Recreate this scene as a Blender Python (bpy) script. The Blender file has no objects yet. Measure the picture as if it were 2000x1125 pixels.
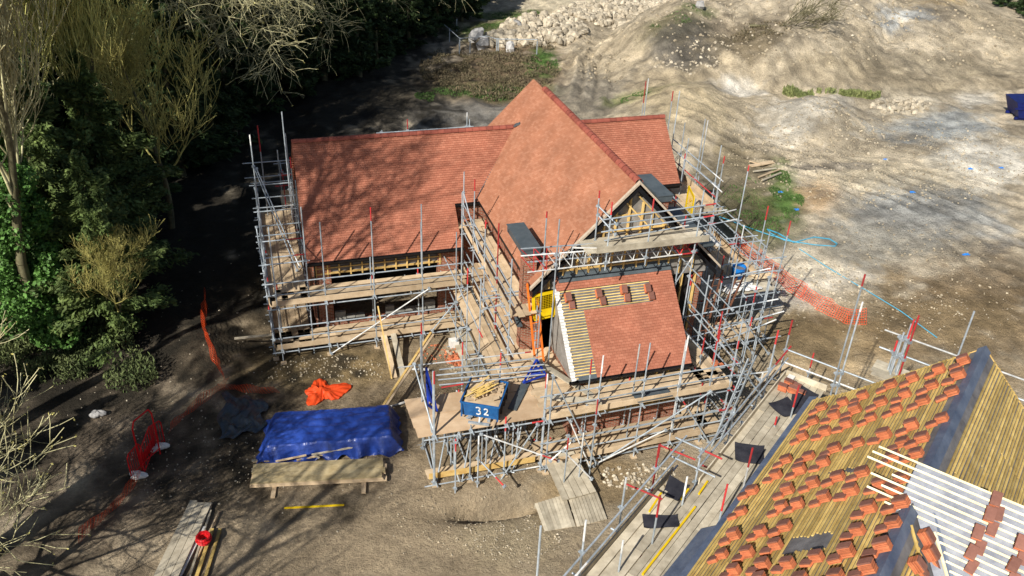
import bpy, math, random
import numpy as np
from mathutils import Vector, Matrix
random.seed(7); NR = np.random.RandomState(11)
SC = bpy.context.scene; COL = SC.collection
# ------------------------------------------------------------ camera
F, H = 1687.98, 20.4
M = np.array([[0.95703677, -0.28721887, 0.03982382], [-0.11498905, -0.5020046, -0.85718662], [0.26619191, 0.81577981, -0.51346389]])
CAM = np.array([0, 0, H])
cd = bpy.data.cameras.new('camera'); cam = bpy.data.objects.new('camera', cd); COL.objects.link(cam)
cd.sensor_width = 36; cd.lens = F/2000*36; cd.clip_end = 2000; cd.clip_start = 0.1
mw = Matrix(((M[0][0], -M[1][0], -M[2][0], 0), (M[0][1], -M[1][1], -M[2][1], 0), (M[0][2], -M[1][2], -M[2][2], H), (0, 0, 0, 1)))
cam.matrix_world = mw
SC.camera = cam
SC.render.resolution_x = 1024; SC.render.resolution_y = 576
# ------------------------------------------------------------ light
SUN_AZ, SUN_EL = 229.0, 37.0
w = bpy.data.worlds.new('World'); SC.world = w; w.use_nodes = True
nt = w.node_tree; bg = nt.nodes['Background']; sk = nt.nodes.new('ShaderNodeTexSky'); sk.sky_type = 'NISHITA'
sk.sun_disc = False; sk.sun_elevation = math.radians(SUN_EL); sk.sun_rotation = math.radians(SUN_AZ)
nt.links.new(sk.outputs[0], bg.inputs[0]); bg.inputs[1].default_value = 0.06
sl = bpy.data.lights.new('sun', 'SUN'); so = bpy.data.objects.new('sun', sl); COL.objects.link(so)
sl.energy = 4.6; sl.angle = math.radians(0.5); sl.color = (1, 0.95, 0.87)
sd = Vector((math.sin(math.radians(SUN_AZ))*math.cos(math.radians(SUN_EL)), math.cos(math.radians(SUN_AZ))*math.cos(math.radians(SUN_EL)), math.sin(math.radians(SUN_EL))))
so.rotation_euler = sd.to_track_quat('Z', 'Y').to_euler(); so.location = sd*60
SC.view_settings.view_transform = 'Standard'; SC.view_settings.look = 'None'
SC.view_settings.exposure = 0.5; SC.view_settings.gamma = 1.0

# ------------------------------------------------------------ survey helpers: photo pixel + a known plane -> a world point
def ray(x, y): return M.T @ (np.array([x-1000, y-562.5, F])/F)
def P(x, y, z=0.0): d = ray(x, y); return CAM+d*((z-H)/d[2])
def PX(x, y, X): d = ray(x, y); return CAM+d*(X/d[0])
def PY(x, y, Y): d = ray(x, y); return CAM+d*(Y/d[1])
def PPL(x, y, n, d0):
    d = ray(x, y); n = np.array(n, float); return CAM+d*((d0-n@CAM)/(n@d))
V = lambda *a: np.array(a, float)
def unit(v): v = np.array(v, float); return v/np.linalg.norm(v)

# ------------------------------------------------------------ mesh builder
class MB:
    def __init__(s): s.v = []; s.f = []; s.uv = []; s.t = []; s.m = []
    def face(s, pts, uv=None, t=None, m=0):
        i = len(s.v); s.v += [tuple(map(float, p)) for p in pts]; s.f.append(tuple(range(i, i+len(pts))))
        if uv is None:
            a = np.array(pts[0]); n = np.cross(np.array(pts[1])-a, np.array(pts[2])-a); n = n/(np.linalg.norm(n)+1e-9)
            if abs(n[2]) > .75: uv = [(p[0], p[1]) for p in pts]
            elif abs(n[0]) > abs(n[1]): uv = [(p[1], p[2]) for p in pts]
            else: uv = [(p[0], p[2]) for p in pts]
        s.uv += list(uv); s.t.append(random.random() if t is None else t); s.m.append(m)
    def hexa(s, b, tp, t=None, m=0):
        t = random.random() if t is None else t
        s.face(b[::-1], t=t, m=m); s.face(tp, t=t, m=m); n = len(b)
        for i in range(n): j = (i+1) % n; s.face([b[i], b[j], tp[j], tp[i]], t=t, m=m)
    def box(s, x0, x1, y0, y1, z0, z1, t=None, m=0):
        s.hexa([(x0, y0, z0), (x1, y0, z0), (x1, y1, z0), (x0, y1, z0)], [(x0, y0, z1), (x1, y0, z1), (x1, y1, z1), (x0, y1, z1)], t, m)
    def beam(s, p0, p1, w, h, t=None, m=0, up=(0, 0, 1)):
        p0 = np.array(p0, float); p1 = np.array(p1, float); a = unit(p1-p0); u = np.array(up, float)
        if abs(a@u) > .97: u = V(0, 1, 0)
        r = unit(np.cross(a, u)); u = np.cross(r, a)
        q = lambda p: [p-r*w/2-u*h/2, p+r*w/2-u*h/2, p+r*w/2+u*h/2, p-r*w/2+u*h/2]
        s.hexa(q(p0), q(p1), t, m)
    def tube(s, p0, p1, r0, r1=None, n=6, t=None, m=0, caps=True):
        r1 = r0 if r1 is None else r1
        p0 = np.array(p0, float); p1 = np.array(p1, float); a = unit(p1-p0)
        u = V(0, 0, 1) if abs(a[2]) < .9 else V(1, 0, 0); x = unit(np.cross(a, u)); y = np.cross(a, x)
        A = [p0+(x*math.cos(k*2*math.pi/n)+y*math.sin(k*2*math.pi/n))*r0 for k in range(n)]
        B = [p1+(x*math.cos(k*2*math.pi/n)+y*math.sin(k*2*math.pi/n))*r1 for k in range(n)]
        t = random.random() if t is None else t
        for k in range(n): j = (k+1) % n; s.face([A[k], A[j], B[j], B[k]], t=t, m=m)
        if caps: s.face(A[::-1], t=t, m=m); s.face(B, t=t, m=m)
    def path(s, pts, r, n=5, m=0, t=.5):
        for a, b in zip(pts[:-1], pts[1:]): s.tube(a, b, r, n=n, m=m, t=t, caps=True)
    def build(s, name, mats, parent=None, smooth=False):
        me = bpy.data.meshes.new(name); me.from_pydata(s.v, [], s.f)
        uvl = me.uv_layers.new(name='UVMap'); uvl.data.foreach_set('uv', np.array(s.uv, 'f').ravel())
        at = me.attributes.new('tint', 'FLOAT', 'FACE'); at.data.foreach_set('value', np.array(s.t, 'f'))
        if not isinstance(mats, (list, tuple)): mats = [mats]
        for k in mats: me.materials.append(k)
        me.polygons.foreach_set('material_index', np.array(s.m, 'i'))
        if smooth: me.polygons.foreach_set('use_smooth', np.ones(len(s.f), bool))
        me.update()
        o = bpy.data.objects.new(name, me); COL.objects.link(o)
        if parent: o.parent = parent
        return o
def tag(o, label, cat, group=None, kind=None):
    o['label'] = label; o['category'] = cat
    if group: o['group'] = group
    if kind: o['kind'] = kind
    return o
def thing(name, label, cat, loc=(0, 0, 0), rz=0, group=None):
    o = bpy.data.objects.new(name, None); COL.objects.link(o); o.location = tuple(map(float, loc)); o.rotation_euler = (0, 0, rz)
    o.empty_display_size = .3
    return tag(o, label, cat, group)
def dup(root, loc, rz=None, label=None, group=None, scale=None, rot=None):
    r = root.copy(); COL.objects.link(r); r.location = tuple(map(float, loc))
    if rz is not None: r.rotation_euler = (0, 0, rz)
    if rot is not None: r.rotation_euler = rot
    if label: r['label'] = label
    if group: r['group'] = group
    if scale: r.scale = (scale,)*3 if not isinstance(scale, tuple) else scale
    for c in root.children:
        k = c.copy(); COL.objects.link(k); k.parent = r
        for g in c.children: q = g.copy(); COL.objects.link(q); q.parent = k
    return r

# ------------------------------------------------------------ materials
def srgb(r, g, b):
    f = lambda c: (c/255/12.92 if c/255 <= .04045 else ((c/255+.055)/1.055)**2.4)
    return (f(r), f(g), f(b), 1)
def mat(name, c1, c2=None, rough=.8, scale=3.0, tint=.35, bump=0.0, metal=0, stretch=(1, 1, 1), detail=6, bscale=None, spec=.3, trans=0):
    m = bpy.data.materials.new(name); m.use_nodes = True; n = m.node_tree.nodes; L = m.node_tree.links
    b = n['Principled BSDF']; b.inputs['Roughness'].default_value = rough; b.inputs['Metallic'].default_value = metal
    b.inputs['Specular IOR Level'].default_value = spec
    tc = n.new('ShaderNodeTexCoord'); mp = n.new('ShaderNodeMapping'); mp.inputs['Scale'].default_value = stretch
    L.new(tc.outputs['Object'], mp.inputs[0])
    nz = n.new('ShaderNodeTexNoise'); nz.inputs['Scale'].default_value = scale; nz.inputs['Detail'].default_value = detail; nz.inputs['Roughness'].default_value = .65
    L.new(mp.outputs[0], nz.inputs[0])
    c2 = c2 or tuple(x*.6 for x in c1[:3])+(1,)
    cr = n.new('ShaderNodeValToRGB'); cr.color_ramp.elements[0].position = .32; cr.color_ramp.elements[1].position = .68
    cr.color_ramp.elements[0].color = c2; cr.color_ramp.elements[1].color = c1; L.new(nz.outputs[0], cr.inputs[0])
    at = n.new('ShaderNodeAttribute'); at.attribute_name = 'tint'
    ma = n.new('ShaderNodeMath'); ma.operation = 'MULTIPLY_ADD'; ma.inputs[1].default_value = 2*tint; ma.inputs[2].default_value = 1-tint; L.new(at.outputs['Fac'], ma.inputs[0])
    vm = n.new('ShaderNodeVectorMath'); vm.operation = 'SCALE'; L.new(cr.outputs[0], vm.inputs[0]); L.new(ma.outputs[0], vm.inputs['Scale'])
    L.new(vm.outputs[0], b.inputs['Base Color'])
    if bump:
        n2 = n.new('ShaderNodeTexNoise'); n2.inputs['Scale'].default_value = bscale or scale*4; n2.inputs['Detail'].default_value = 6; L.new(mp.outputs[0], n2.inputs[0])
        bp = n.new('ShaderNodeBump'); bp.inputs['Strength'].default_value = bump; bp.inputs['Distance'].default_value = .05
        L.new(n2.outputs[0], bp.inputs['Height']); L.new(bp.outputs[0], b.inputs['Normal'])
    if trans:
        tr = n.new('ShaderNodeBsdfTranslucent'); L.new(vm.outputs[0], tr.inputs[0]); mx = n.new('ShaderNodeMixShader'); mx.inputs[0].default_value = trans
        L.new(b.outputs[0], mx.inputs[1]); L.new(tr.outputs[0], mx.inputs[2]); L.new(mx.outputs[0], n['Material Output'].inputs[0])
    return m
def tile_mat(name, ca, cb, cc, bw=.165, rh=.1, mortar=.006, morc=None, bumpd=.3):
    """rows of small units: clay tiles or bricks, every unit its own colour (UV in metres)"""
    m = bpy.data.materials.new(name); m.use_nodes = True; n = m.node_tree.nodes; L = m.node_tree.links
    b = n['Principled BSDF']; b.inputs['Roughness'].default_value = .85; b.inputs['Specular IOR Level'].default_value = .2
    uv = n.new('ShaderNodeUVMap')
    br = n.new('ShaderNodeTexBrick'); br.offset = .5; br.inputs['Scale'].default_value = 1; br.inputs['Brick Width'].default_value = bw; br.inputs['Row Height'].default_value = rh
    br.inputs['Mortar Size'].default_value = mortar; br.inputs['Mortar Smooth'].default_value = .1; br.inputs['Bias'].default_value = 0
    br.inputs['Color1'].default_value = (0, 0, 0, 1); br.inputs['Color2'].default_value = (1, 1, 1, 1); br.inputs['Mortar'].default_value = (.5, .5, .5, 1)
    L.new(uv.outputs[0], br.inputs[0])
    cr = n.new('ShaderNodeValToRGB'); e = cr.color_ramp.elements; e[0].color = ca; e[1].color = cc; e.new(.5).color = cb
    L.new(br.outputs[0], cr.inputs[0])
    nz = n.new('ShaderNodeTexNoise'); nz.inputs['Scale'].default_value = .9; nz.inputs['Detail'].default_value = 5; L.new(uv.outputs[0], nz.inputs[0])
    mr = n.new('ShaderNodeMapRange'); mr.inputs[1].default_value = .3; mr.inputs[2].default_value = .7; mr.inputs[3].default_value = .82; mr.inputs[4].default_value = 1.15; L.new(nz.outputs[0], mr.inputs[0])
    vm = n.new('ShaderNodeVectorMath'); vm.operation = 'SCALE'; L.new(cr.outputs[0], vm.inputs[0]); L.new(mr.outputs[0], vm.inputs['Scale'])
    mx = n.new('ShaderNodeMix'); mx.data_type = 'RGBA'; L.new(br.outputs[1], mx.inputs['Factor']); L.new(vm.outputs[0], mx.inputs['A']); mx.inputs['B'].default_value = morc or tuple(x*.35 for x in ca[:3])+(1,)
    L.new(mx.outputs['Result'], b.inputs['Base Color'])
    n3 = n.new('ShaderNodeTexNoise'); n3.inputs['Scale'].default_value = 30; L.new(uv.outputs[0], n3.inputs[0])
    ad = n.new('ShaderNodeMath'); ad.operation = 'SUBTRACT'; L.new(n3.outputs[0], ad.inputs[0]); L.new(br.outputs[1], ad.inputs[1])
    bp = n.new('ShaderNodeBump'); bp.inputs['Strength'].default_value = bumpd; bp.inputs['Distance'].default_value = .01; L.new(ad.outputs[0], bp.inputs['Height']); L.new(bp.outputs[0], b.inputs['Normal'])
    return m
ROOF = tile_mat('clay_roof_tile', srgb(158, 100, 79), srgb(163, 104, 82), srgb(174, 115, 92), mortar=.003)
ROOF2 = tile_mat('clay_roof_tile_cross', srgb(158, 106, 80), srgb(163, 111, 85), srgb(173, 122, 96), mortar=.002)
BRICK = tile_mat('brickwork', srgb(120, 62, 44), srgb(142, 78, 56), srgb(166, 100, 76), bw=.225, rh=.075, mortar=.01, morc=srgb(150, 138, 120))
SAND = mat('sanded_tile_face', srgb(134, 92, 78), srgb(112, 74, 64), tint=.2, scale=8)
CLAY = mat('loose_clay_tile', srgb(202, 122, 82), srgb(168, 96, 66), tint=.36, scale=8, rough=.8)
RIDGE = mat('ridge_clay', srgb(150, 84, 68), srgb(132, 70, 58), tint=.2, scale=4)
STEEL = mat('galvanised_tube', srgb(184, 192, 198), srgb(138, 148, 154), rough=.5, metal=.25, scale=5, tint=.2)
REDP = mat('red_painted_tube', srgb(200, 48, 50), srgb(150, 60, 60), rough=.6, scale=8)
WHTP = mat('white_painted_tube', srgb(225, 225, 220), srgb(170, 172, 172), rough=.6, scale=8)
STMAT = [STEEL, REDP, WHTP]
BOARD = mat('scaffold_board', srgb(206, 184, 152), srgb(172, 150, 120), tint=.22, scale=2.5, stretch=(1, 1, 1), bump=.1)
TIMB = mat('sawn_pale_timber', srgb(188, 172, 134), srgb(156, 138, 100), tint=.15, scale=3, bump=.1)
BOARDG = mat('weathered_board', srgb(200, 190, 168), srgb(156, 146, 126), tint=.22, scale=2.5, bump=.1)
BOARDY = mat('new_yellow_timber', srgb(216, 186, 120), srgb(190, 152, 88), tint=.18, scale=4)
STUD = mat('treated_batten', srgb(212, 184, 112), srgb(178, 148, 82), tint=.34, scale=4)
PALEB = mat('pale_new_batten', srgb(240, 232, 200), srgb(224, 208, 160), tint=.12, scale=4)
LBAT = mat('pale_yellow_batten', srgb(214, 190, 124), srgb(188, 160, 96), tint=.2, scale=5)
MEMB = mat('grey_roof_membrane', srgb(124, 122, 122), srgb(84, 82, 84), tint=.1, scale=2, bump=.2)
MEMBW = mat('pale_roof_membrane', srgb(146, 150, 158), srgb(104, 108, 120), tint=.05, scale=2.6, bump=.3, rough=.55)
MEMBB = mat('blue_grey_underlay', srgb(98, 108, 126), srgb(66, 78, 100), tint=.05, scale=2, bump=.25, rough=.5)
WRAP = mat('grey_wall_wrap', srgb(150, 146, 140), srgb(110, 106, 100), tint=.1, scale=2, bump=.2)
LEAD = mat('lead_grey_sheet', srgb(86, 94, 98), srgb(68, 76, 80), tint=.05, scale=3, rough=.5)
BLACK = mat('black_plastic', srgb(28, 28, 32), srgb(18, 18, 20), tint=.1, rough=.45)
DARKIN = mat('unlit_interior', srgb(40, 36, 32), srgb(24, 22, 20), tint=.1)  # near-black: shade of the unlit inside put into the colour
WHT = mat('white_surface', srgb(228, 226, 220), srgb(196, 194, 188), tint=.1)
CREAM = mat('cream_verge_mortar', srgb(196, 182, 162), srgb(170, 152, 132), tint=.1, scale=9)
BLOCK = mat('grey_blockwork', srgb(160, 158, 150), srgb(120, 118, 110), tint=.2, scale=4)
BLUES = mat('blue_skip_paint', srgb(36, 100, 160), srgb(26, 78, 132), tint=.08, scale=5, rough=.5)
DKST = mat('dark_rusty_steel', srgb(74, 68, 66), srgb(48, 42, 42), tint=.1, scale=6)
BLUET = mat('blue_tarpaulin', srgb(44, 74, 158), srgb(22, 44, 110), tint=.12, scale=2.5, rough=.33, bump=.5, bscale=5, spec=.6)
BLUEG = mat('blue_gate_paint', srgb(20, 50, 150), srgb(16, 38, 110), rough=.5)
NAVY = mat('navy_paint', srgb(24, 40, 120), srgb(18, 28, 84), rough=.5)
YEL = mat('yellow_paint', srgb(228, 196, 20), srgb(206, 168, 10), tint=.05, rough=.5)
ORN = mat('orange_plastic', srgb(244, 92, 40), srgb(226, 74, 30), tint=.15, rough=.6, trans=.3)
ORNL = mat('orange_ladder', srgb(236, 124, 40), srgb(212, 100, 26), tint=.1)
RUST = mat('rusty_steel', srgb(124, 84, 62), srgb(92, 58, 42), tint=.15)
REDB = mat('red_barrier_paint', srgb(222, 34, 40), srgb(200, 26, 30), rough=.45, tint=.05)
BUCK = mat('blue_bucket', srgb(36, 130, 210), srgb(28, 110, 190), rough=.4)
CYAN = mat('blue_water_pipe', srgb(70, 160, 190), srgb(60, 140, 170), rough=.5)
PLAST = mat('dark_plastic_sheet', srgb(58, 68, 76), srgb(36, 42, 50), rough=.3, spec=.7, bump=.5, bscale=4)
MATB = mat('black_rubber_mat', srgb(56, 56, 62), srgb(34, 34, 42), rough=.8, bump=.1, tint=.05)
CLOD = mat('dry_soil_clods', srgb(172, 160, 136), srgb(128, 116, 96), tint=.35, scale=1.5, bump=.3)
STONE = mat('concrete_rubble', srgb(188, 178, 158), srgb(142, 130, 110), tint=.35, scale=1.5, bump=.3)
STONEG = mat('grey_boulder', srgb(186, 184, 180), srgb(130, 128, 126), tint=.3, scale=2, bump=.3)
BARK = mat('grey_green_bark', srgb(120, 116, 88), srgb(80, 74, 52), tint=.3, scale=3)
BARKY = mat('lichen_twig', srgb(204, 196, 116), srgb(150, 142, 84), tint=.35, scale=2)
BARKT = mat('yellow_green_twig', srgb(222, 218, 140), srgb(168, 168, 96), tint=.35, scale=2)
BARKG = mat('pale_twig', srgb(204, 198, 156), srgb(152, 146, 106), tint=.35, scale=2)
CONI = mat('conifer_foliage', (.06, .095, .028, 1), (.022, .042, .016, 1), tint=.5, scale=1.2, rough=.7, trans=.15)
IVY = mat('ivy_leaves', (.13, .27, .06, 1), (.07, .16, .03, 1), tint=.45, scale=1.5, rough=.6, trans=.15)
UNDER = mat('undergrowth_leaves', (.13, .15, .055, 1), (.06, .09, .03, 1), tint=.5, scale=1.0)
BRUSH = mat('scrub_foliage', (.17, .13, .08, 1), (.09, .08, .04, 1), tint=.5, scale=1.0, rough=.8)
GRASS = mat('grass_blades', (.10, .19, .045, 1), (.06, .11, .03, 1), tint=.4, scale=.7, trans=.2)
REED = mat('weed_stems', (.22, .24, .09, 1), (.12, .15, .05, 1), tint=.4, scale=1)

# ------------------------------------------------------------ terrain
def vnoise(x, y, s, seed=0):
    """value noise, numpy"""
    r = np.random.RandomState(seed); T = r.rand(256, 256)
    x = np.asarray(x)/s+100.3; y = np.asarray(y)/s+77.7
    xi = np.floor(x).astype(int); yi = np.floor(y).astype(int); fx = x-xi; fy = y-yi
    fx = fx*fx*(3-2*fx); fy = fy*fy*(3-2*fy)
    g = lambda a, b: T[a % 256, b % 256]
    return (g(xi, yi)*(1-fx)+g(xi+1, yi)*fx)*(1-fy)+(g(xi, yi+1)*(1-fx)+g(xi+1, yi+1)*fx)*fy
def fbm(x, y, s, o=5, seed=0):
    a = 0; t = 0; k = 1.0
    for i in range(o): a = a+k*(vnoise(x, y, s/2**i, seed+i)-.5); t += k; k *= .55
    return a/t*2
# blobs: (px, py, rx, ry) in photo pixels on flat ground -> world centre + two half axes
def blob(px, py, rx, ry):
    c = P(px, py)[:2]; a = P(px+rx, py)[:2]-c; b = P(px, py-ry)[:2]-c
    return c, np.linalg.inv(np.array([a, b]).T)
def bmask(x, y, bl, soft=.35, warp=.5):
    c, I = bl; dx = x-c[0]; dy = y-c[1]
    u = I[0, 0]*dx+I[0, 1]*dy; v = I[1, 0]*dx+I[1, 1]*dy
    r = np.sqrt(u*u+v*v)+warp*WN
    return np.clip((1+soft-r)/(2*soft), 0, 1)
HB = [ # mounds: blob + height
 ((1330, 235, 95, 45), 1.5), ((1290, 110, 80, 45), 2.2), ((1400, 90, 130, 50), 2.6), ((1560, 70, 120, 55), 3.4), ((1640, 130, 130, 40), 1.6),
 ((1600, 245, 60, 32), 1.3), ((1500, 225, 60, 26), .7), ((1850, 60, 130, 40), 1.6), ((1760, 70, 90, 30), 1.6), ((1900, 120, 140, 30), 1.0), ((1240, 40, 200, 20), .5),
 ((1040, 68, 100, 22), .8), ((1440, 165, 70, 18), .9), ((1800, -10, 90, 40), 1.5), ((1600, 400, 50, 40), .35),
 ((1130, 120, 16, 60), .25), ((1200, 110, 14, 60), -.2), ((430, 680, 80, 40), .3), ((900, 780, 900, 60), .0)]
HBL = [(blob(*b), h) for b, h in HB]
def ridged(x, y, s, seed):
    a = 0; k = 1.0
    for i in range(4): a = a+k*(1-np.abs(vnoise(x, y, s/2**i, seed+i)*2-1)); k *= .55
    return a-1.1
def gz(x, y):
    global WN
    x = np.asarray(x, float); y = np.asarray(y, float)
    WN = fbm(x, y, 4, 4, 3)*.8
    z = fbm(x, y, 9, 5, 21)*.16+fbm(x, y, 1.6, 4, 31)*.07
    far = np.clip((y-34)/20, 0, 1)
    z = z+fbm(x, y, 14, 5, 41)*.6*far+ridged(x, y, 7, 91)*.28*far+ridged(x+3, y, 2.2, 95)*.17*far+ridged(x+3, y, 1.5, 96)*.08*np.clip((x-16)/6, 0, 1)+fbm(x, y, .8, 3, 97)*(.06+.07*far)
    for bl, h in HBL:
        if h: z = z+bmask(x, y, bl, .6, .35)*h*(1+.35*WN)
    # excavated ground beside the front of the house
    e = lambda cx, cy, rx, ry: np.exp(-(((x-cx)/rx)**2+((y-cy)/ry)**2))
    z = z-.42*e(12, 20, 5.5, 3.2)-.35*e(18, 24, 3, 4)-1.2*e(6.3, 19.7, 1.5, .42)-.5*e(-.5, 31.5, 1.5, 3)
    # rutted haul tracks (arcs in world)
    for ax, ay, bx, by, w, amp in TR:
        dx, dy = bx-ax, by-ay; L = math.hypot(dx, dy); tt = ((x-ax)*dx+(y-ay)*dy)/L/L; dd = ((x-ax)*dy-(y-ay)*dx)/L+fbm(x, y, 8, 2, 55)*1.2
        mk = np.clip(tt*8+.5, 0, 1)*np.clip((1-tt)*8+.5, 0, 1)*np.clip(1.25-np.abs(dd)/w, 0, 1)
        z = z+mk*amp*(np.sin(dd*2*math.pi/1.15)+.5*np.sin(dd*2*math.pi/.5+WN*2))*(.8+.8*WN)
    return z
def tr(a, b, w, amp): p = P(*a); q = P(*b); return (p[0], p[1], q[0], q[1], w, amp)
TR = [tr((1130, 210), (1140, 130), 2.4, .13), tr((1138, 140), (1190, 90), 2.4, .15), tr((1180, 95), (1280, 55), 2.4, .14), tr((1265, 58), (1420, 20), 2.2, .1)]
for pts_, w_, a_ in (([(1310, 262), (1400, 282), (1500, 300), (1600, 322), (1700, 350), (1820, 395), (2010, 480)], 2.6, .11), ([(1560, 308), (1700, 322), (1850, 350), (2010, 400)], 1.8, .09), ([(1620, 350), (1740, 400), (1860, 470), (2000, 560)], 1.6, .05), ([(1200, 200), (1290, 215), (1400, 245), (1480, 290)], 1.5, .07)):
    TR += [tr(pts_[i], pts_[i+1], w_, a_) for i in range(len(pts_)-1)]
def axis(segs):
    out = [segs[0][0]]
    for a, b, s in segs:
        n = int(round((b-a)/s)); out += list(np.linspace(a, b, n+1)[1:])
    return np.array(out)
xs = axis([(-400, -60, 40), (-60, -16, 2), (-16, -7, .5), (-7, 30, .16), (30, 62, .2), (62, 100, .5), (100, 420, 32)])
ys = axis([(-200, 0, 40), (0, 12, 2), (12, 17, .5), (17, 46, .16), (46, 72, .2), (72, 100, .4), (100, 130, 2), (130, 600, 47)])
gx, gy = np.meshgrid(xs, ys, indexing='ij'); gx = gx.ravel(); gy = gy.ravel()
gzv = gz(gx, gy)
GRID = gzv.reshape(len(xs), len(ys))
def gz1(x, y):
    i = min(max(int(np.searchsorted(xs, x))-1, 0), len(xs)-2); j = min(max(int(np.searchsorted(ys, y))-1, 0), len(ys)-2)
    a = (x-xs[i])/(xs[i+1]-xs[i]); b = (y-ys[j])/(ys[j+1]-ys[j])
    return float((GRID[i, j]*(1-a)+GRID[i+1, j]*a)*(1-b)+(GRID[i, j+1]*(1-a)+GRID[i+1, j+1]*a)*b)
# ground colour regions: soil types, and near-black over the wood floor
WN = fbm(gx, gy, 5, 5, 5)*.6+fbm(gx, gy, 1.3, 4, 6)*.7+fbm(gx, gy, .5, 2, 7)*.55
base = np.array(srgb(162, 146, 118)[:3])
colr = np.tile(base, (len(gx), 1))
n1 = np.clip(fbm(gx, gy, 12, 5, 61)*1.6+.5, 0, 1)[:, None]
colr = colr*(1-n1)+np.array(srgb(172, 158, 134)[:3])*n1
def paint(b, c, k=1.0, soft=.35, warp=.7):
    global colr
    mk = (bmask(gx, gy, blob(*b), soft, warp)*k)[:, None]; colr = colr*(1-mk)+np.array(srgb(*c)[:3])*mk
MUD = (118, 98, 74); GRN = (96, 112, 52); CHK = (206, 198, 182); GRY = (138, 136, 134); TAN = (186, 160, 118); WET = (122, 102, 66); DK = (88, 82, 74); GRV = (196, 186, 168)
for b, c, k in [
 ((600, 900, 700, 260), (156, 136, 106), .8), ((250, 820, 260, 200), (124, 108, 88), .9), ((700, 560, 420, 200), (134, 114, 82), .7), ((600, 715, 160, 40), (150, 126, 78), .8),
 ((760, 1050, 420, 120), (162, 142, 110), .7), ((1000, 1040, 110, 60), (178, 160, 124), .7), ((1150, 930, 140, 60), (150, 126, 84), .7), ((960, 700, 90, 40), (176, 156, 124), .8), ((360, 780, 90, 50), (168, 150, 120), .6),
 ((1560, 640, 160, 70), WET, .8), ((1850, 640, 220, 90), (136, 112, 74), .8), ((1620, 720, 120, 50), TAN, .8), ((1700, 560, 60, 80), (128, 106, 70), .7), ((1900, 560, 120, 70), (126, 104, 72), .7),
 ((1500, 540, 60, 60), GRV, .9), ((1590, 560, 110, 40), GRV, .85), ((1560, 510, 90, 30), (200, 186, 160), .8), ((1660, 590, 60, 30), (180, 160, 126), .6),
 ((1450, 380, 90, 80), (112, 100, 74), .9), ((1500, 420, 90, 50), (104, 106, 60), .8), ((1530, 370, 30, 45), GRN, .95), ((1545, 400, 26, 26), (84, 116, 46), .9), ((1440, 430, 50, 30), (104, 92, 68), .8),
 ((1600, 390, 45, 40), (196, 160, 112), .95), ((1640, 440, 50, 40), (168, 146, 108), .7),
 ((1760, 420, 160, 60), (140, 140, 136), .8), ((1830, 250, 110, 30), (136, 144, 148), .75), ((1940, 320, 90, 45), CHK, .9), ((1880, 300, 50, 26), CHK, .8), ((1760, 210, 60, 30), (190, 180, 160), .7),
 ((1560, 250, 90, 36), CHK, .7), ((1440, 195, 60, 12), (206, 200, 188), .7), ((1640, 215, 40, 20), (196, 186, 168), .8), ((1900, 190, 40, 16), CHK, .8), ((1730, 350, 180, 30), (176, 162, 134), .6),
 ((1440, 140, 90, 26), (104, 92, 74), .8), ((1340, 155, 60, 22), (92, 88, 82), .9), ((1300, 130, 60, 14), (110, 106, 66), .6), ((1350, 110, 30, 8), GRN, .6), ((1840, 170, 200, 12), (132, 118, 92), .6),
 ((1760, 90, 50, 10), (160, 162, 160), .9), ((1820, 85, 60, 16), DK, .5), ((1700, 25, 60, 12), GRY, .7), ((1800, 50, 70, 18), (198, 168, 112), .8), ((1500, 60, 60, 30), (180, 166, 136), .6),
 ((1250, 10, 230, 30), (196, 182, 152), .9), ((1040, 60, 100, 30), (158, 138, 108), .9), ((960, 60, 90, 16), (96, 108, 50), .8), ((1000, 30, 60, 10), (96, 108, 50), .8),
 ((980, 150, 140, 60), (112, 92, 66), .95), ((950, 185, 120, 14), (98, 108, 50), .8), ((1060, 130, 30, 26), (82, 116, 42), .9), ((1180, 110, 60, 60), (168, 152, 124), .8), ((1150, 190, 60, 40), (120, 112, 98), .8),
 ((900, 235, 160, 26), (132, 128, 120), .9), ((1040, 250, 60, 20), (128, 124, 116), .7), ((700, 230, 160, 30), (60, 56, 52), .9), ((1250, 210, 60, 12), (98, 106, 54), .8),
 ((1340, 150, 70, 22), (92, 86, 76), .8), ((1440, 150, 80, 18), (118, 104, 78), .7), ((1620, 328, 90, 7), (116, 108, 96), .8), ((1800, 400, 120, 30), (130, 130, 126), .7), ((1700, 470, 120, 40), (138, 132, 118), .7), ((1590, 660, 90, 40), (120, 100, 66), .7), ((1880, 620, 120, 40), (124, 104, 70), .7), ((1250, 60, 60, 12), (150, 138, 116), .7), ((1700, 180, 200, 14), (140, 126, 100), .6), ((1830, 150, 150, 14), (128, 116, 92), .6), ((1720, 110, 40, 10), (140, 146, 150), .7),
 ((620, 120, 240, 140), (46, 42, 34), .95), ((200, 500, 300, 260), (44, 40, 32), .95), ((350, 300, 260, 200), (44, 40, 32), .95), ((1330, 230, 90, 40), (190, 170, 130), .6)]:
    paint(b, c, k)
rt = np.clip((gx-14)/8, 0, 1)*np.clip((gy-18)/6, 0, 1)
fb = np.clip(fbm(gx, gy, 2.2, 5, 71)*(1+.7*rt)+.5, 0, 1)[:, None]; sm = np.clip(fbm(gx*.6, gy, .9, 3, 73)*2.4+.5, 0, 1)[:, None]; s3 = np.clip(fbm(gx, gy, .45, 2, 74)*3+.5, 0, 1)[:, None]; colr = colr*(1+((sm-.5)*.3+(s3-.5)*.22)*rt[:, None]); tk = 1
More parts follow.
